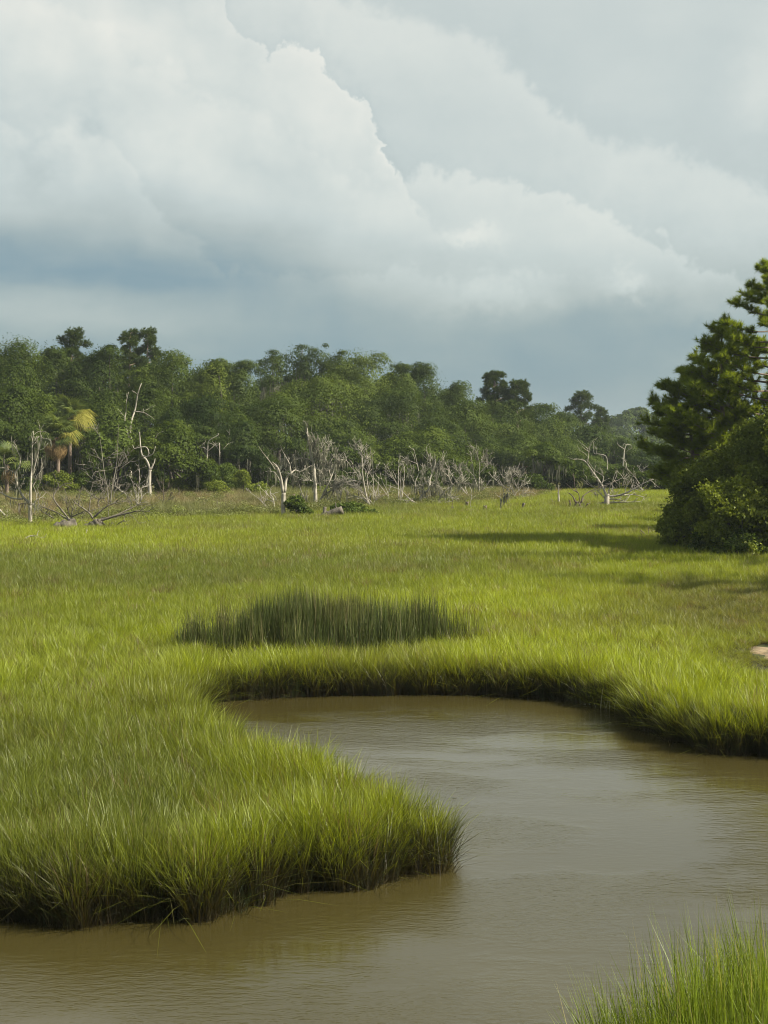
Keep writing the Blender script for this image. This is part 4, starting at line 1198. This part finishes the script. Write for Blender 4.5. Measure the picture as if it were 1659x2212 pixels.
dead('C', 'mossy snag leaning right beside the tallest grey snag', (.13, .03, [(860, 990), (930, 850), (1000, 700), (1060, 540), (1070, 430), (1110, 300)]),
     [(.07, .012, [(925, 870), (1060, 770), (1200, 640)]), (.05, .012, [(1020, 640), (980, 490), (940, 405)]), (.04, .01, [(1060, 520), (1120, 480), (1130, 470)]), (.04, .01, [(1050, 560), (960, 560), (860, 600)]), (.04, .01, [(1065, 540), (1090, 640), (1110, 700)]), (.05, .01, [(910, 890), (1000, 900), (1080, 980)])], mat=M_DEADG, ntw=15, tl=.8, moss=190)
dead('C', 'bleached low forked shrub with white arms before the bleached brush', (.07, .05, [(1215, 1010), (1215, 930), (1215, 870)]), [(.045, .012, [(1215, 870), (1230, 780), (1275, 760)]), (.04, .01, [(1215, 860), (1170, 760), (1110, 700)]), (.04, .012, [(1225, 1005), (1240, 900), (1235, 830)]), (.035, .01, [(1150, 990), (1115, 880), (1075, 780)]), (.03, .01, [(1140, 960), (1130, 880), (1135, 810)]), (.03, .01, [(1220, 980), (1290, 965), (1310, 990)])], ntw=4, tl=.5, name='dead_shrub', cat='dead shrub')
dead('C', 'bleached dead tree bristling with fine twigs and a tall thin top', (.14, .015, [(1500, 1015), (1440, 850), (1400, 600), (1395, 400), (1365, 220)]),
     [(.05, .012, [(1392, 400), (1360, 340), (1310, 270)]), (.05, .01, [(1405, 680), (1290, 560), (1190, 410)]), (.06, .012, [(1470, 800), (1455, 650), (1490, 520)]), (.05, .01, [(1430, 760), (1380, 640), (1350, 520)]), (.06, .012, [(1510, 1000), (1400, 900), (1300, 870), (1240, 870)]), (.06, .012, [(1540, 985), (1450, 880), (1300, 740), (1180, 700)]), (.05, .01, [(1480, 960), (1390, 840), (1290, 690)]), (.04, .01, [(1400, 560), (1440, 440), (1450, 400)]), (.05, .012, [(1530, 960), (1560, 900), (1550, 840)]), (.04, .01, [(1420, 720), (1300, 680), (1150, 690)]), (.04, .01, [(1440, 850), (1350, 780), (1200, 760)])], ntw=16, tl=.75, moss=12)
dead('C', 'thin grey pole with a tapering tip right of the bleached brush', (.05, .01, [(1530, 980), (1530, 700), (1525, 520), (1515, 340)]), [(.03, .008, [(1527, 600), (1560, 560), (1580, 520)])], mat=M_DEADG, ntw=4, tl=.5)
dead('C', 'cut fallen log at the grass edge with two upright stubs', (.36, .34, [(880, 1140), (960, 1110), (1060, 1070), (1160, 1035)]), [(.15, .13, [(940, 1100), (945, 1050), (950, 1000)]), (.08, .02, [(1090, 1060), (1082, 1000), (1075, 940)]), (.10, .07, [(1110, 1080), (1150, 1070), (1155, 1085)])], mat=M_DEADD, ntw=0, name='fallen_log', cat='log', group='fallen wood on the marsh', tname='log', lname='stub', rough=.14)
dead('C', 'pale driftwood piece in the grass left of the cut log', (.09, .06, [(620, 1150), (680, 1138), (740, 1150)]), [], ntw=1, tl=.3, name='driftwood', cat='driftwood', group='fallen wood on the marsh', tname='log')
dead('C', 'small dark stump behind the slim forked snag', (.17, .14, [(575, 930), (575, 890), (573, 850)]), [(.04, .02, [(570, 900), (555, 870), (556, 850)])], mat=M_DEADB, ntw=0, name='dead_stump', cat='tree stump', group='stumps along the marsh edge')
dead('D', 'clump of three straight grey poles', (.08, .02, [(362, 970), (355, 700), (360, 430)]), [(.06, .015, [(380, 960), (383, 760), (385, 560)]), (.06, .015, [(388, 950), (420, 700), (430, 520), (380, 490)]), (.04, .01, [(355, 740), (290, 640), (220, 510)]), (.03, .008, [(345, 740), (300, 670), (250, 640)]), (.025, .008, [(360, 520), (375, 470), (400, 440)])], mat=M_DEADG, ntw=9, tl=.6)
dead('D', 'thin leaning sapling left of the three grey poles', (.05, .012, [(240, 980), (232, 840), (160, 680), (135, 580)]), [(.035, .008, [(210, 750), (206, 620), (207, 500)]), (.03, .008, [(225, 830), (250, 810), (260, 800)])], mat=M_DEADG, ntw=4, tl=.5)
dead('D', 'long bare stick slanting down rightwards left of the grey poles', (.05, .012, [(300, 975), (180, 800), (50, 640), (0, 580)]), [(.035, .01, [(125, 960), (118, 800), (122, 650)]), (.03, .008, [(220, 960), (130, 880), (80, 830)])], mat=M_DEADG, ntw=4, tl=.5)
dead('D', 'low bare trunk fallen towards the upper left among the snags', (.07, .015, [(640, 995), (500, 910), (380, 800), (220, 740)]), [(.03, .008, [(500, 910), (460, 950), (455, 980)]), (.03, .008, [(560, 950), (470, 920), (380, 960)])], ntw=5, tl=.5, name='fallen_tree', cat='fallen tree')
dead('D', 'ragged grey snag with moss beards right of the three poles', (.09, .015, [(560, 940), (560, 700), (600, 600), (575, 450), (540, 300)]), [(.05, .012, [(600, 600), (640, 560), (670, 490)]), (.04, .01, [(545, 700), (500, 600), (480, 550)]), (.04, .01, [(580, 480), (500, 450), (435, 420)]), (.05, .012, [(570, 760), (630, 680), (640, 580)])], mat=M_DEADG, ntw=7, tl=.7, moss=36)
dead('D', 'thick dark trunk curving up right under heavy moss', (.17, .04, [(620, 970), (640, 860), (720, 790), (740, 660), (790, 520), (805, 430)]), [(.07, .015, [(745, 640), (760, 560), (720, 380)]), (.07, .015, [(640, 905), (720, 870), (790, 800)]), (.05, .012, [(770, 560), (850, 480), (910, 430)]), (.04, .01, [(735, 680), (640, 760), (630, 820)]), (.05, .01, [(740, 700), (850, 760), (930, 860)])], mat=M_DEADG, ntw=12, tl=.8, moss=96)
dead('D', 'arched fallen trunk bowing from the ground up to the right', (.08, .03, [(640, 980), (780, 965), (850, 900), (880, 840), (1000, 740), (1120, 600)]), [(.04, .01, [(1000, 740), (960, 640), (880, 580)]), (.04, .01, [(890, 820), (820, 700), (800, 640)]), (.03, .01, [(860, 890), (960, 870), (1080, 900)]), (.03, .01, [(1040, 700), (1100, 720), (1140, 700)])], mat=M_DEAD, ntw=13, tl=.8, moss=48, name='fallen_tree', cat='fallen tree')
dead('D', 'straight pale trunk leaning left across the snags', (.11, .02, [(1230, 915), (1180, 850), (1070, 720), (980, 580), (880, 400)]), [(.05, .012, [(1200, 870), (1140, 720), (1110, 600), (1095, 480)]), (.04, .01, [(1110, 620), (1060, 560), (1040, 480)]), (.03, .008, [(1150, 800), (1060, 760), (960, 700)]), (.03, .01, [(950, 540), (1000, 620), (1050, 640)])], ntw=7, tl=.6, moss=24)
dead('D', 'upright many stemmed snag with forked antler top', (.13, .05, [(1330, 880), (1325, 780), (1328, 640)]), [(.08, .015, [(1325, 800), (1300, 740), (1270, 640), (1240, 450), (1220, 330)]), (.06, .012, [(1328, 640), (1325, 470), (1280, 330), (1250, 290)]), (.06, .03, [(1345, 860), (1352, 760), (1352, 670)]), (.06, .015, [(1330, 600), (1430, 490), (1460, 480)]), (.04, .01, [(1380, 460), (1390, 410), (1425, 370)]), (.04, .01, [(1270, 640), (1200, 560), (1150, 490)]), (.04, .01, [(1325, 480), (1380, 460), (1430, 520)]), (.04, .012, [(1350, 810), (1400, 760), (1520, 600)])], ntw=11, tl=.6, moss=44)
dead('D', 'low curved dead branch on the ground below the leaning trunk', (.05, .015, [(880, 1000), (920, 950), (1000, 930), (1010, 890)]), [(.03, .01, [(885, 990), (860, 960), (845, 930)]), (.025, .008, [(930, 945), (960, 920), (980, 880)])], mat=M_DEADG, ntw=4, tl=.4, name='fallen_branch', cat='branch', group='fallen wood on the marsh', tname='stem')
for lab, xx, y0, y1, r, dd in [('leftmost of the three short dark stumps right of centre', 1005, 1065, 1010, .11, 92), ('middle jagged stump of the three short dark ones', 1180, 1030, 945, .17, 96), ('rightmost squat stump of the three short dark ones', 1395, 1065, 992, .19, 93)]:
    dead('D', lab, (r, r * .8, [(xx, y0), (xx, (y0 + y1) / 2), (xx + 6, y1)]), [(r * .35, .03, [(xx - 8, y0 - 20), (xx - 10, y1), (xx - 10, y1 - 14)]), (r * .4, .03, [(xx + 12, y0 - 20), (xx + 14, y1 - 4), (xx + 15, y1 - 12)])], mat=M_DEADB, name='dead_stump', cat='tree stump', group='stumps along the marsh edge', ntw=0, rough=.25, lname='splinter')
dead('D', 'pale tangle of roots lying between the two right stumps', (.06, .03, [(1215, 1045), (1250, 1030), (1300, 1048)]), [(.03, .01, [(1250, 1035), (1290, 1020), (1340, 1000)]), (.03, .01, [(1240, 1040), (1255, 1050), (1280, 1058)]), (.03, .01, [(1225, 1040), (1250, 1050), (1265, 1040)])], ntw=4, tl=.3, name='driftwood', cat='driftwood', group='fallen wood on the marsh', tname='stem')
dead('D', 'thin twig sapling with a right crook above the pale roots', (.03, .008, [(1243, 1050), (1220, 960), (1240, 900), (1285, 865)]), [(.02, .006, [(1225, 940), (1235, 880), (1240, 820)])], mat=M_DEADG, ntw=3, tl=.4)
dead('E', 'grey bush of fine upright twigs with a white crooked arm', (.06, .04, [(240, 745), (220, 700), (205, 650)]), [(.055, .015, [(230, 725), (150, 640), (90, 600), (30, 520)]), (.03, .006, [(210, 660), (200, 560), (225, 480)]), (.03, .006, [(210, 660), (150, 570), (130, 530)]), (.03, .006, [(220, 690), (260, 580), (270, 470)]), (.03, .006, [(225, 700), (310, 610), (330, 560)]), (.03, .006, [(215, 680), (180, 590), (170, 500)]), (.03, .01, [(240, 735), (310, 690), (370, 680)])], mat=M_DEADG, ntw=14, tl=.8, moss=20, name='dead_brush', cat='dead shrub')
dead('E', 'thin dark sapling with a moss beard left of the leaning stump', (.04, .012, [(88, 880), (90, 740), (60, 710), (30, 680)]), [(.025, .008, [(90, 750), (130, 720), (160, 690)])], mat=M_DEADG, ntw=3, tl=.4, moss=10)
dead('E', 'short stump tilted right with a pale root trailing left', (.13, .11, [(285, 860), (305, 820), (318, 778)]), [(.06, .03, [(285, 850), (250, 860), (215, 872)]), (.03, .015, [(270, 860), (252, 840), (250, 828)])], mat=M_DEADD, ntw=0, name='dead_stump', cat='tree stump', group='stumps along the marsh edge', lname='root', rough=.2)
dead('E', 'pointed narrow stump with reddish roots showing', (.14, .03, [(660, 800), (658, 730), (657, 660), (658, 600)]), [(.06, .03, [(655, 770), (650, 800), (655, 830)]), (.05, .03, [(665, 770), (690, 800), (705, 830)]), (.05, .03, [(660, 760), (672, 800), (680, 835)]), (.06, .03, [(650, 780), (620, 770), (595, 768)])], mat=M_DEADG, ntw=1, tl=.3, name='dead_stump', cat='tree stump', group='stumps along the marsh edge', lname='root', rough=.2)
dead('E', 'dark rootball with jagged upright spikes left of the white tree', (.30, .24, [(790, 845), (850, 830), (925, 840)]), [(.12, .05, [(775, 850), (772, 800), (765, 750)]), (.13, .06, [(820, 840), (825, 790), (842, 765)]), (.09, .03, [(830, 780), (800, 720), (760, 680)]), (.10, .04, [(850, 830), (880, 770), (915, 740)]), (.12, .06, [(925, 850), (930, 810), (945, 785)]), (.05, .015, [(870, 770), (850, 680), (820, 640), (805, 490)]), (.05, .012, [(850, 680), (790, 640), (730, 580)]), (.06, .012, [(885, 775), (910, 710), (1000, 655), (1150, 605), (1250, 560)]), (.07, .04, [(890, 830), (860, 790), (850, 760)])], mat=M_DEADB, ntw=2, tl=.4, name='uprooted_stump', cat='fallen tree', lname='branch', rough=.25)
dead('E', 'big bleached uprooted tree with wide spread white limbs', (.34, .24, [(1130, 820), (1132, 760), (1135, 690)]),
     [(.12, .025, [(1125, 700), (1080, 590), (1000, 470), (930, 370), (830, 345)]), (.05, .015, [(940, 385), (955, 290), (935, 230)]), (.06, .02, [(1082, 595), (1098, 520), (1010, 460)]), (.12, .025, [(1145, 715), (1250, 705), (1350, 660), (1470, 590), (1575, 545)]), (.08, .015, [(1250, 705), (1400, 700), (1510, 725)]), (.09, .02, [(1150, 775), (1300, 770), (1450, 765)]), (.08, .015, [(1145, 740), (1270, 750), (1390, 810)]), (.06, .015, [(1145, 700), (1180, 580), (1245, 560)]), (.04, .01, [(1310, 690), (1320, 620), (1345, 575)]), (.04, .01, [(1450, 590), (1390, 510), (1300, 430)]), (.06, .012, [(1115, 735), (1040, 650), (940, 560)]), (.04, .01, [(1210, 560), (1160, 595), (1060, 650), (1000, 660)]), (.03, .01, [(1290, 610), (1305, 540), (1315, 510)]), (.03, .01, [(1520, 570), (1560, 560), (1580, 575)]), (.03, .01, [(1505, 660), (1470, 640), (1455, 630)]), (.04, .012, [(1180, 580), (1185, 640), (1175, 690)])], ntw=6, tl=.8, moss=12, name='uprooted_tree', cat='fallen tree')
dead('E', 'dark earthy root mass under the big bleached uprooted tree', (.42, .34, [(1075, 815), (1120, 800), (1175, 815)]), [(.08, .03, [(1090, 800), (1070, 830), (1060, 850)]), (.08, .03, [(1140, 800), (1165, 830), (1170, 850)]), (.06, .02, [(1180, 810), (1210, 800), (1230, 810)])], mat=M_DEADB, ntw=2, tl=.3, name='root_mass', cat='tree roots', group='stumps along the marsh edge', tname='root_ball', lname='root', rough=.3, dd=-.6)
dead('E', 'thin bare sapling at the far right of the bleached tree', (.05, .012, [(1472, 640), (1470, 540), (1478, 450)]), [(.025, .008, [(1475, 500), (1450, 440), (1440, 420)]), (.025, .008, [(1476, 480), (1490, 450), (1495, 440)])], mat=M_DEADG, ntw=3, tl=.5)
dead('E', 'bare crooked limb standing against the oaks above the bleached tree', (.08, .02, [(1130, 600), (1135, 345), (1060, 300), (1010, 290), (1000, 185)]), [(.03, .01, [(1030, 295), (1035, 255), (1045, 250)])], mat=M_DEADG, ntw=2, tl=.5)
dead('E', 'twisted bare treetop at the right end of the far wood', (.12, .03, [(1290, 480), (1295, 330), (1310, 250), (1330, 205), (1370, 210)]), [(.05, .015, [(1305, 250), (1260, 220), (1240, 195)]), (.04, .012, [(1320, 280), (1350, 255), (1380, 245)])], mat=M_DEADG, ntw=3, tl=.5)
dead('E', 'thin curved twig in the bright grass right of centre', (.02, .008, [(770, 1060), (740, 1030), (700, 1015)]), [], mat=M_DEADG, ntw=1, tl=.2, name='fallen_branch', cat='branch', group='fallen wood on the marsh', tname='stem')
dead('E', 'pale arched branch in the grass below the bleached tree', (.035, .02, [(1205, 1065), (1250, 1040), (1310, 1065)]), [(.02, .01, [(1230, 1050), (1180, 1060), (1130, 1040)])], ntw=1, tl=.3, name='fallen_branch', cat='branch', group='fallen wood on the marsh', tname='stem')
dead('G', 'dark stick slanting out of the shaded grass left of the right bushes', (.04, .03, [(240, 1495), (185, 1440), (130, 1390)]), [], mat=M_DEADB, ntw=0, name='fallen_branch', cat='branch', group='fallen wood on the marsh', tname='stem')
dead('G', 'short black snag stub beside the slanting dark stick', (.05, .04, [(158, 1515), (150, 1485), (138, 1455)]), [(.02, .01, [(148, 1480), (140, 1470), (132, 1462)])], mat=M_DEADB, ntw=0, name='dead_stump', cat='tree stump', group='stumps along the marsh edge')
dead('G', 'thin upright dead weed stalk right of the slanting dark stick', (.025, .02, [(278, 1460), (279, 1410), (280, 1370)]), [], mat=M_DEADB, ntw=3, tl=.15, name='dead_stalk', cat='dead plant', group='fallen wood on the marsh')
dead('G', 'pale forked dead branch leaning out of the grass under the right bushes', (.06, .05, [(1255, 1690), (1238, 1600), (1245, 1530)]), [(.055, .025, [(1245, 1530), (1228, 1480), (1220, 1450), (1120, 1350)]), (.045, .02, [(1245, 1532), (1380, 1580), (1510, 1650)]), (.025, .01, [(1235, 1580), (1205, 1545), (1195, 1525)]), (.03, .012, [(1240, 1600), (1280, 1640), (1300, 1680)]), (.02, .01, [(1245, 1570), (1290, 1580), (1330, 1590)])], ntw=2, tl=.25, tr=.01, name='dead_branch', cat='branch', group='fallen wood on the marsh', wob=.2)
dead('G', 'dark log lying in the shaded grass below the pale forked branch', (.07, .05, [(810, 1745), (900, 1735), (980, 1755)]), [(.02, .01, [(840, 1740), (838, 1715), (838, 1700)])], mat=M_DEADG, ntw=0, name='fallen_log', cat='log', group='fallen wood on the marsh', tname='log')
dead('G', 'grey log end at the right edge under the bushes', (.10, .08, [(1520, 1730), (1600, 1715), (1720, 1700)]), [], mat=M_DEADG, ntw=0, name='fallen_log', cat='log', group='fallen wood on the marsh', tname='log')
dead('G', 'thin leaning stem in the grass left of the pale forked branch', (.012, .006, [(612, 1720), (595, 1670), (575, 1610)]), [], mat=M_DEADG, ntw=1, tl=.2, tr=.006, name='dead_stalk', cat='dead plant', group='fallen wood on the marsh')

# ------------------------------------------------------------------ the near pines and evergreen bushes at the right
def pine_near(X, Yt, d, label, prof, needles=18, n_br=46, r0=.20, mat=None, start=.16, group='pines at the right edge of the marsh', left_bias=0.0, dens=1.0, bend=0.0):
    """conical young pine; prof = [(height fraction, branch length in metres), ...]"""
    top = DP(X, Yt, d); gx = top[0]
    gz = float(ground_z(np.array([gx]), np.array([d]))[0]); H = top[2] - gz
    root = thing('pine_tree', label, 'pine tree', (gx, d, gz), group)
    mb = MB(); tr = spline([(0, 0, -.3), (.12 + bend * .5, 0, H * .4), (-.05 + bend, 0, H * .75), (bend, 0, H * .99)], 6)
    tube(mb, tr, np.linspace(r0, .03, len(tr)), 9, rough=.06); mb.obj('trunk', M_PBARK, root, smooth=True)
    C, D, Lr = [], [], []
    px, py = zip(*prof)
    for i in range(n_br):
        t = start + (1 - start) * ((i + R.random()) / n_br) ** .95
        t = min(t, .985)
        z = H * t; ph = i * 2.39996 + R.uniform(-.35, .35)
        r = float(np.interp(t, px, py)) * R.uniform(.72, 1.12)
        s = tr[int(t * (len(tr) - 1))] * [1, 1, 0] + [0, 0, z]
        e = s + np.array([r * math.cos(ph), r * math.sin(ph), r * R.uniform(.08, .40) + .10])
        P = spline([s, s * .5 + e * .5 + [0, 0, -.07 * r], e], 5)
        lb = MB(); tube(lb, P, np.linspace(.014 + .011 * r, .010, len(P)), 5)
        # side shoots, each ending in a brush of needles
        nsh = max(4, int((18 * r + 6) * dens))
        for j in range(nsh):
            u = 1 - .75 * R.random() ** 1.5; k = min(int(u * (len(P) - 1)), len(P) - 2)
            p = P[k] + (P[k + 1] - P[k]) * R.random()
            sd = rdir(1)[0] * [1, 1, .7] + (e - s) / (r + .2) * .9 + [0, 0, .40]; sd /= np.linalg.norm(sd)
            q = p + sd * R.uniform(.15, .65) * min(1, .4 + r * .25)
            tube(lb, [p, (p + q) / 2 + rdir(1)[0] * .03, q], np.array([.011, .009, .007]), 4)
            for w in range(R.integers(3, 5)):
                f = R.uniform(.3, 1.0)
                c = p + (q - p) * f; dd = sd + rdir(1)[0] * .45 + [0, 0, .25]
                C.append(c); D.append(dd / np.linalg.norm(dd)); Lr.append(R.uniform(.20, .32))
        C.append(e); dd = (e - s) / (r + .1) + [0, 0, .6]; D.append(dd / np.linalg.norm(dd)); Lr.append(.25)
        lb.obj('branch', M_PBARK, root, smooth=True)
    C, D, Lr = np.array(C), np.array(D), np.array(Lr)
    V, F = tuft_needles(C, D, Lr, needles, .0105, cone=.85)
    rv = np.clip(R.normal(.5, .20, len(C)), 0, 1)
    cm = MB(); cm.add(V, F, np.repeat(rv, 3 * needles)); cm.obj('needles', mat or M_PINEF, root)
    return root
pine_near(1668, 568, 62, 'tallest near pine rising at the right picture edge', [(0, 4.0), (.3, 4.6), (.5, 4.3), (.62, 3.6), (.75, 2.4), (.88, 1.35), (1, .3)], n_br=60, r0=.24, start=.30)
pine_near(1560, 706, 63.5, 'second near pine left of the tallest one', [(0, 2.6), (.4, 3.0), (.6, 2.4), (.8, 1.4), (.9, .8), (1, .25)], n_br=46, r0=.17, start=.28)
pine_near(1492, 800, 64.5, 'lower spreading pine on the left shoulder of the near pines', [(0, 2.2), (.55, 2.3), (.72, 1.9), (.88, 1.0), (1, .3)], n_br=46, r0=.13, start=.30)

def bush_near(X, Yt, wd, d, label, mat=None, n=30000, lsize=.066, k=18, base=.02, name='evergreen_bush', cat='bush', group='evergreen bushes at the right edge of the marsh', zr=None):
    top = DP(X, Yt, d); gx = top[0]
    gz = float(ground_z(np.array([gx]), np.array([d]))[0]); H = top[2] - gz; rx = wd * A * d / 2
    root = thing(name, label, cat, (gx, d, gz), group)
    cl = dome_clumps((0, 0, H * base), rx, rx * .85, (H * (1 - base)) / 1.05, k, .40)
    for ph in np.linspace(0, 6.28, 9)[:8]:
        q = R.uniform(.70, 1.05); cl.append((np.array([rx * q * math.cos(ph), rx * q * .8 * math.sin(ph), H * R.uniform(.08, .34)]), np.array([rx * .26, rx * .26, H * R.uniform(.07, .14)])))
    for i in range(6):
        e = cl[1 + i * 2][0]; mb = MB()
        P = spline([(R.normal(0, .15), R.normal(0, .15), -.1), e * .45 + [0, 0, .2], e], 4); tube(mb, P, np.linspace(.075, .015, len(P)), 6)
        mb.obj('stem', M_BARK, root, smooth=True)
    P, dr, ci = crown_points(cl, n, .62)
    # small sprays sticking out
    P = P + dr * np.where(R.random(len(P)) < .08, R.uniform(.05, .35, len(P)), 0)[:, None]
    m = P[:, 2] > .05; P, dr, ci = P[m], dr[m], ci[m]
    V, F = leaf_tris(P, dr, lsize, .7)
    rv = np.clip(R.normal(.42, .2, len(P)) + (R.normal(0, .12, len(cl)))[ci], 0, 1)
    cm = MB(); cm.add(V, F, np.repeat(rv, 3)); cm.obj('foliage', mat or M_MYRT, root)
    return root
bush_near(1500, 985, 125, 61, 'dark evergreen bush at the left front of the right thicket', n=24000)
bush_near(1565, 940, 150, 59.5, 'dark evergreen bush in the middle of the right thicket')
bush_near(1650, 870, 150, 58.0, 'yellow green leafy oak bush at the right picture edge', mat=M_YBUSH, n=30000)
bush_near(1600, 1010, 170, 57.0, 'low dark bush in front of the yellow green oak bush', n=24000)
bush_near(1740, 830, 190, 57, 'dark bush just outside the right picture edge', n=16000)
bush_near(1466, 1090, 55, 60.0, 'low leafy spray reaching out left at the foot of the thicket', n=6000, k=8)
bush_near(1545, 1125, 110, 58.5, 'brownish sparse bush at the foot of the right thicket', mat=M_BUSH, n=7000, k=10)
bush_near(1448, 1075, 46, 60.8, 'small ragged spray of leaves at the far left tip of the thicket', n=4200, k=7)
bush_near(1600, 1140, 120, 56.2, 'thin low sprays of leaves in front of the pale forked branch', mat=M_BUSH, n=5000, k=9)
# the rest of the right hand stand, whose shade lies over the marsh
for X_, Y_, d_, lab in [(2080, 450, 51.7, 'pine outside the right picture edge whose shade crosses the marsh'), (2330, 400, 43, 'nearer pine outside the right picture edge shading the meadow')]:
    pine_near(X_, Y_, d_, lab, [(0, 3.2), (.4, 3.4), (.6, 2.8), (.8, 1.6), (1, .3)], n_br=40, needles=8, start=.25, dens=.7)
for X_, Y_, w_, d_, l_ in [(1620, 900, 150, 62, 'dense and seen between the tallest and second pine'), (1720, 880, 180, 68, 'beyond the right picture edge'), (1590, 985, 110, 77, 'low and behind the dark middle bush'), (1660, 960, 160, 85, 'farthest back at the right picture edge')]:
    oak(X_, Y_, w_, d_, 'oak behind the near pines, ' + l_, group='oaks behind the near pines', n=7000, k=14, base=.02, moss=0, lsize=.14)

# ------------------------------------------------------------------ small things on and by the water
def stems(label, X, Y, n, hmin, hmax, mat, name='dead_reed_clump', cat='reeds', sp=.12):
    d = CAM_H / ((Y - HZ) * A); p = np.array([(X - 829.5) * A * d, d, 0.0])
    o = thing(name, label, cat, p)
    for i in range(n):
        b = np.array([R.normal(0, sp), R.normal(0, sp * .6), -.15]); h = R.uniform(hmin, hmax); t = R.normal(0, .28, 2)
        mb = MB(); P = spline([b, b + [t[0] * h * .4, t[1] * h * .4, h * .6], b + [t[0] * h, t[1] * h, h + .1]], 3)
        tube(mb, P, np.linspace(.009, .003, len(P)), 4); mb.obj('stem', mat, o)
    return o
stems('small clump of dead straw stems standing in the water by the far bank', 1310, 1528, 22, .12, .42, M_DEADG)
def slip(name, label, cat, X, Y, L, w, mat, rz=0.2, lift=.012):
    """a thin curved leaf or feather afloat"""
    d = CAM_H / ((Y - HZ) * A)
    V, F = [], []
    n = 9
    for i in range(n):
        t = i / (n - 1); ww = w * math.sin(math.pi * (.08 + .86 * t)) ; z = lift + .10 * L * (t - .5) ** 2
        for s in (-1, 0, 1):
            V.append((L * (t - .5), s * ww, z + (.25 * ww if s else 0)))
    for i in range(n - 1):
        for s in (0, 1):
            a = i * 3 + s; F.append((a, a + 1, a + 4)); F.append((a, a + 4, a + 3))
    o = bpy.data.objects.new(name, mesh_np(name, V, F, mat, None, True)); COL.objects.link(o)
    o.location = ((X - 829.5) * A * d, d, 0.0); o.rotation_euler = (0, 0, rz)
    return tag(o, label, cat)
m_white, Nw = new_mat('white_feather')
pw = Nw.n('ShaderNodeBsdfPrincipled'); ow = Nw.n('ShaderNodeOutputMaterial'); pw.inputs['Roughness'].default_value = .8
Nw.put(pw.inputs['Base Color'], Nw.cmix(Nw.noise(None, 30, 2), (.62, .62, .58), (.8, .8, .77))); Nw.t.links.new(pw.outputs[0], ow.inputs[0])
slip('feather', 'white feather afloat by the far bank left of the dead straw clump', 'feather', 1277, 1524, .30, .035, m_white, .1)
slip('floating_leaf', 'small dark leaf afloat right of the peninsula tip', 'leaf', 981, 1723, .08, .02, M_DEADB, .4)

# ------------------------------------------------------------------ air
mh, Nh = new_mat('haze')
oh = Nh.n('ShaderNodeOutputMaterial'); vh = Nh.n('ShaderNodeVolumePrincipled')
vh.inputs['Color'].default_value = (.80, .90, 1.0, 1)
vh.inputs['Density'].default_value = .00018
vh.inputs['Anisotropy'].default_value = .2
Nh.t.links.new(vh.outputs[0], oh.inputs['Volume'])
x0, x1, y0, y1, z0, z1 = -1000, 1000, -120, 1500, -2.5, 26
V = [(x, y, z) for z in (z0, z1) for y in (y0, y1) for x in (x0, x1)]
F = [(0, 2, 3, 1), (4, 5, 7, 6), (0, 1, 5, 4), (2, 6, 7, 3), (0, 4, 6, 2), (1, 3, 7, 5)]
o = bpy.data.objects.new('haze', mesh_np('haze', V, F, mh)); COL.objects.link(o)
tag(o, kind='stuff')
